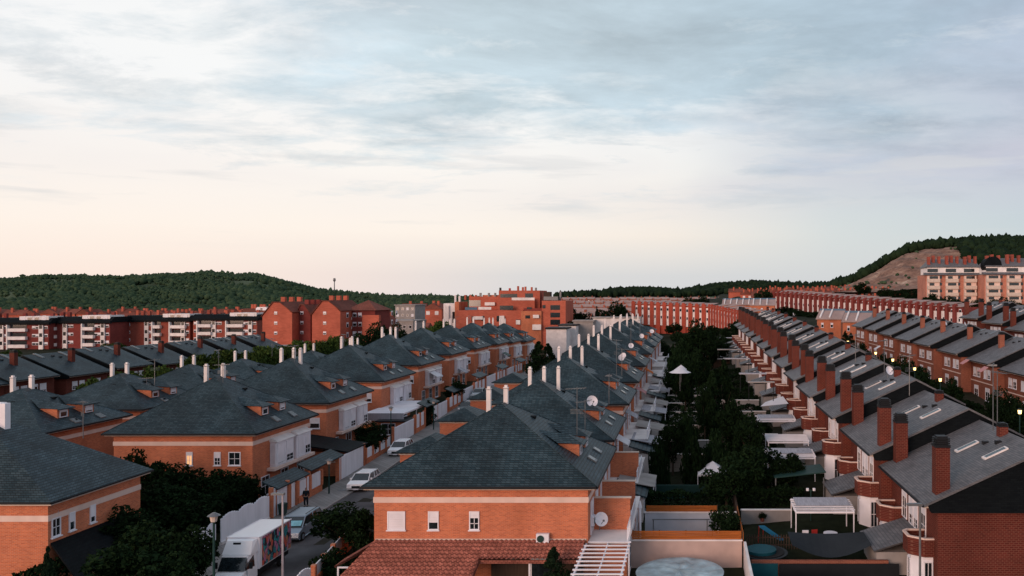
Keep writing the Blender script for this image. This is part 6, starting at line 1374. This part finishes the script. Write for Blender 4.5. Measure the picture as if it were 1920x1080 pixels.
body = [(0, 0, .95, .14, .75), (0, 0, 1.15, .13, .75), (0, 0, 1.38, .16, .65), (0, 0, 1.50, .06, 1), (0, -.01, 1.60, .075, 1.1), (0, -.01, 1.70, .085, 1.1), (-.19, 0, 1.42, .06), (-.24, .02, 1.14, .045), (-.23, -.05, .90, .032), (-.23, -.07, .80, .035, .6), (.19, 0, 1.42, .06), (.24, .02, 1.14, .045), (.23, -.05, .90, .032), (.23, -.07, .80, .035, .6), (-.10, 0, .86, .10), (-.11, -.04, .48, .065), (-.11, .06, .09, .045), (-.11, -.10, .035, .04), (.10, 0, .86, .10), (.11, .04, .48, .065), (.11, .14, .09, .045), (.11, .0, .035, .04)]
ed = [(0, 1), (1, 2), (2, 3), (3, 4), (4, 5), (2, 6), (6, 7), (7, 8), (8, 9), (2, 10), (10, 11), (11, 12), (12, 13), (0, 14), (14, 15), (15, 16), (16, 17), (0, 18), (18, 19), (19, 20), (20, 21)]
bo = skinned('body', body, ed, skin, pe)
jk = [(0, 0, .90, .17, .75), (0, 0, 1.15, .155, .8), (0, 0, 1.38, .185, .68), (0, 0, 1.48, .09, 1), (-.20, 0, 1.42, .085), (-.25, .02, 1.14, .07), (-.24, -.04, .93, .055), (.20, 0, 1.42, .085), (.25, .02, 1.14, .07), (.24, -.04, .93, .055)]
skinned('jacket', jk, [(0, 1), (1, 2), (2, 3), (2, 4), (4, 5), (5, 6), (2, 7), (7, 8), (8, 9)], clothd, pe)
tr_ = [(0, 0, .93, .155, .8), (-.10, 0, .84, .12), (-.11, -.04, .48, .09), (-.11, .06, .12, .07), (.10, 0, .84, .12), (.11, .04, .48, .09), (.11, .14, .12, .07)]
skinned('trousers', tr_, [(0, 1), (1, 2), (2, 3), (0, 4), (4, 5), (5, 6)], clothd, pe)
skinned('hair', [(0, .01, 1.66, .085, 1), (0, .0, 1.75, .088, 1.1)], [(0, 1)], clothd, pe)
for s in (-1, 1): part('shoe', MB().box(s * .11 - .05, s * .11 + .05, -.16 + (s > 0) * .08, .12 + (s > 0) * .08, 0, .08), blackm, pe)
# ================================================================== street lamps of the main street
def lamp(x, y, ztop, label, mat, kind):
    g = G(x, y); o = thing('street_lamp', label, 'street lamp', (x, y, g), 0, 'unlit street lamps'); h = ztop - g
    part('post', MB().tube((0, 0, -.3), (0, 0, h), .085, 8, .06), mat, o)
    if kind == 'cap':
        part('lantern', MB().cyl(0, 0, h, h + .34, .16, 8, .22), cream, o); part('hood', MB().cyl(0, 0, h + .343, h + .52, .36, 8, .08), steel, o)
    else: part('lamp_head', MB().box(-.75, .12, -.12, .12, h, h + .13), steel, o)
    return o
lamp(atx(401, 46), 46, atz(978, 46), 'green lamp post with a hooded lantern at the bottom left', greenp, 'cap')
lamp(atx(530, 54), 54, atz(928, 54), 'weathered pale lamp post in front of the silver van', pinkpole, 'arm')
lamp(atx(617, 78.3), 78.3, atz(870, 78.3), 'dark green lamp post on the pavement beyond the man', greenp, 'cap')
lamp(atx(733, 99), 99, atz(770, 99), 'slim lamp post by the ivy tree', greenp, 'cap')
lamp(atx(813, 112), 112, atz(757, 112), 'slim lamp post by the shaded gate up the street', greenp, 'cap')
lamp(atx(1725, 46), 46, atz(948, 46), 'grey lamp post in front of the corner brick house', steel, 'arm')
sc.render.film_transparent = False
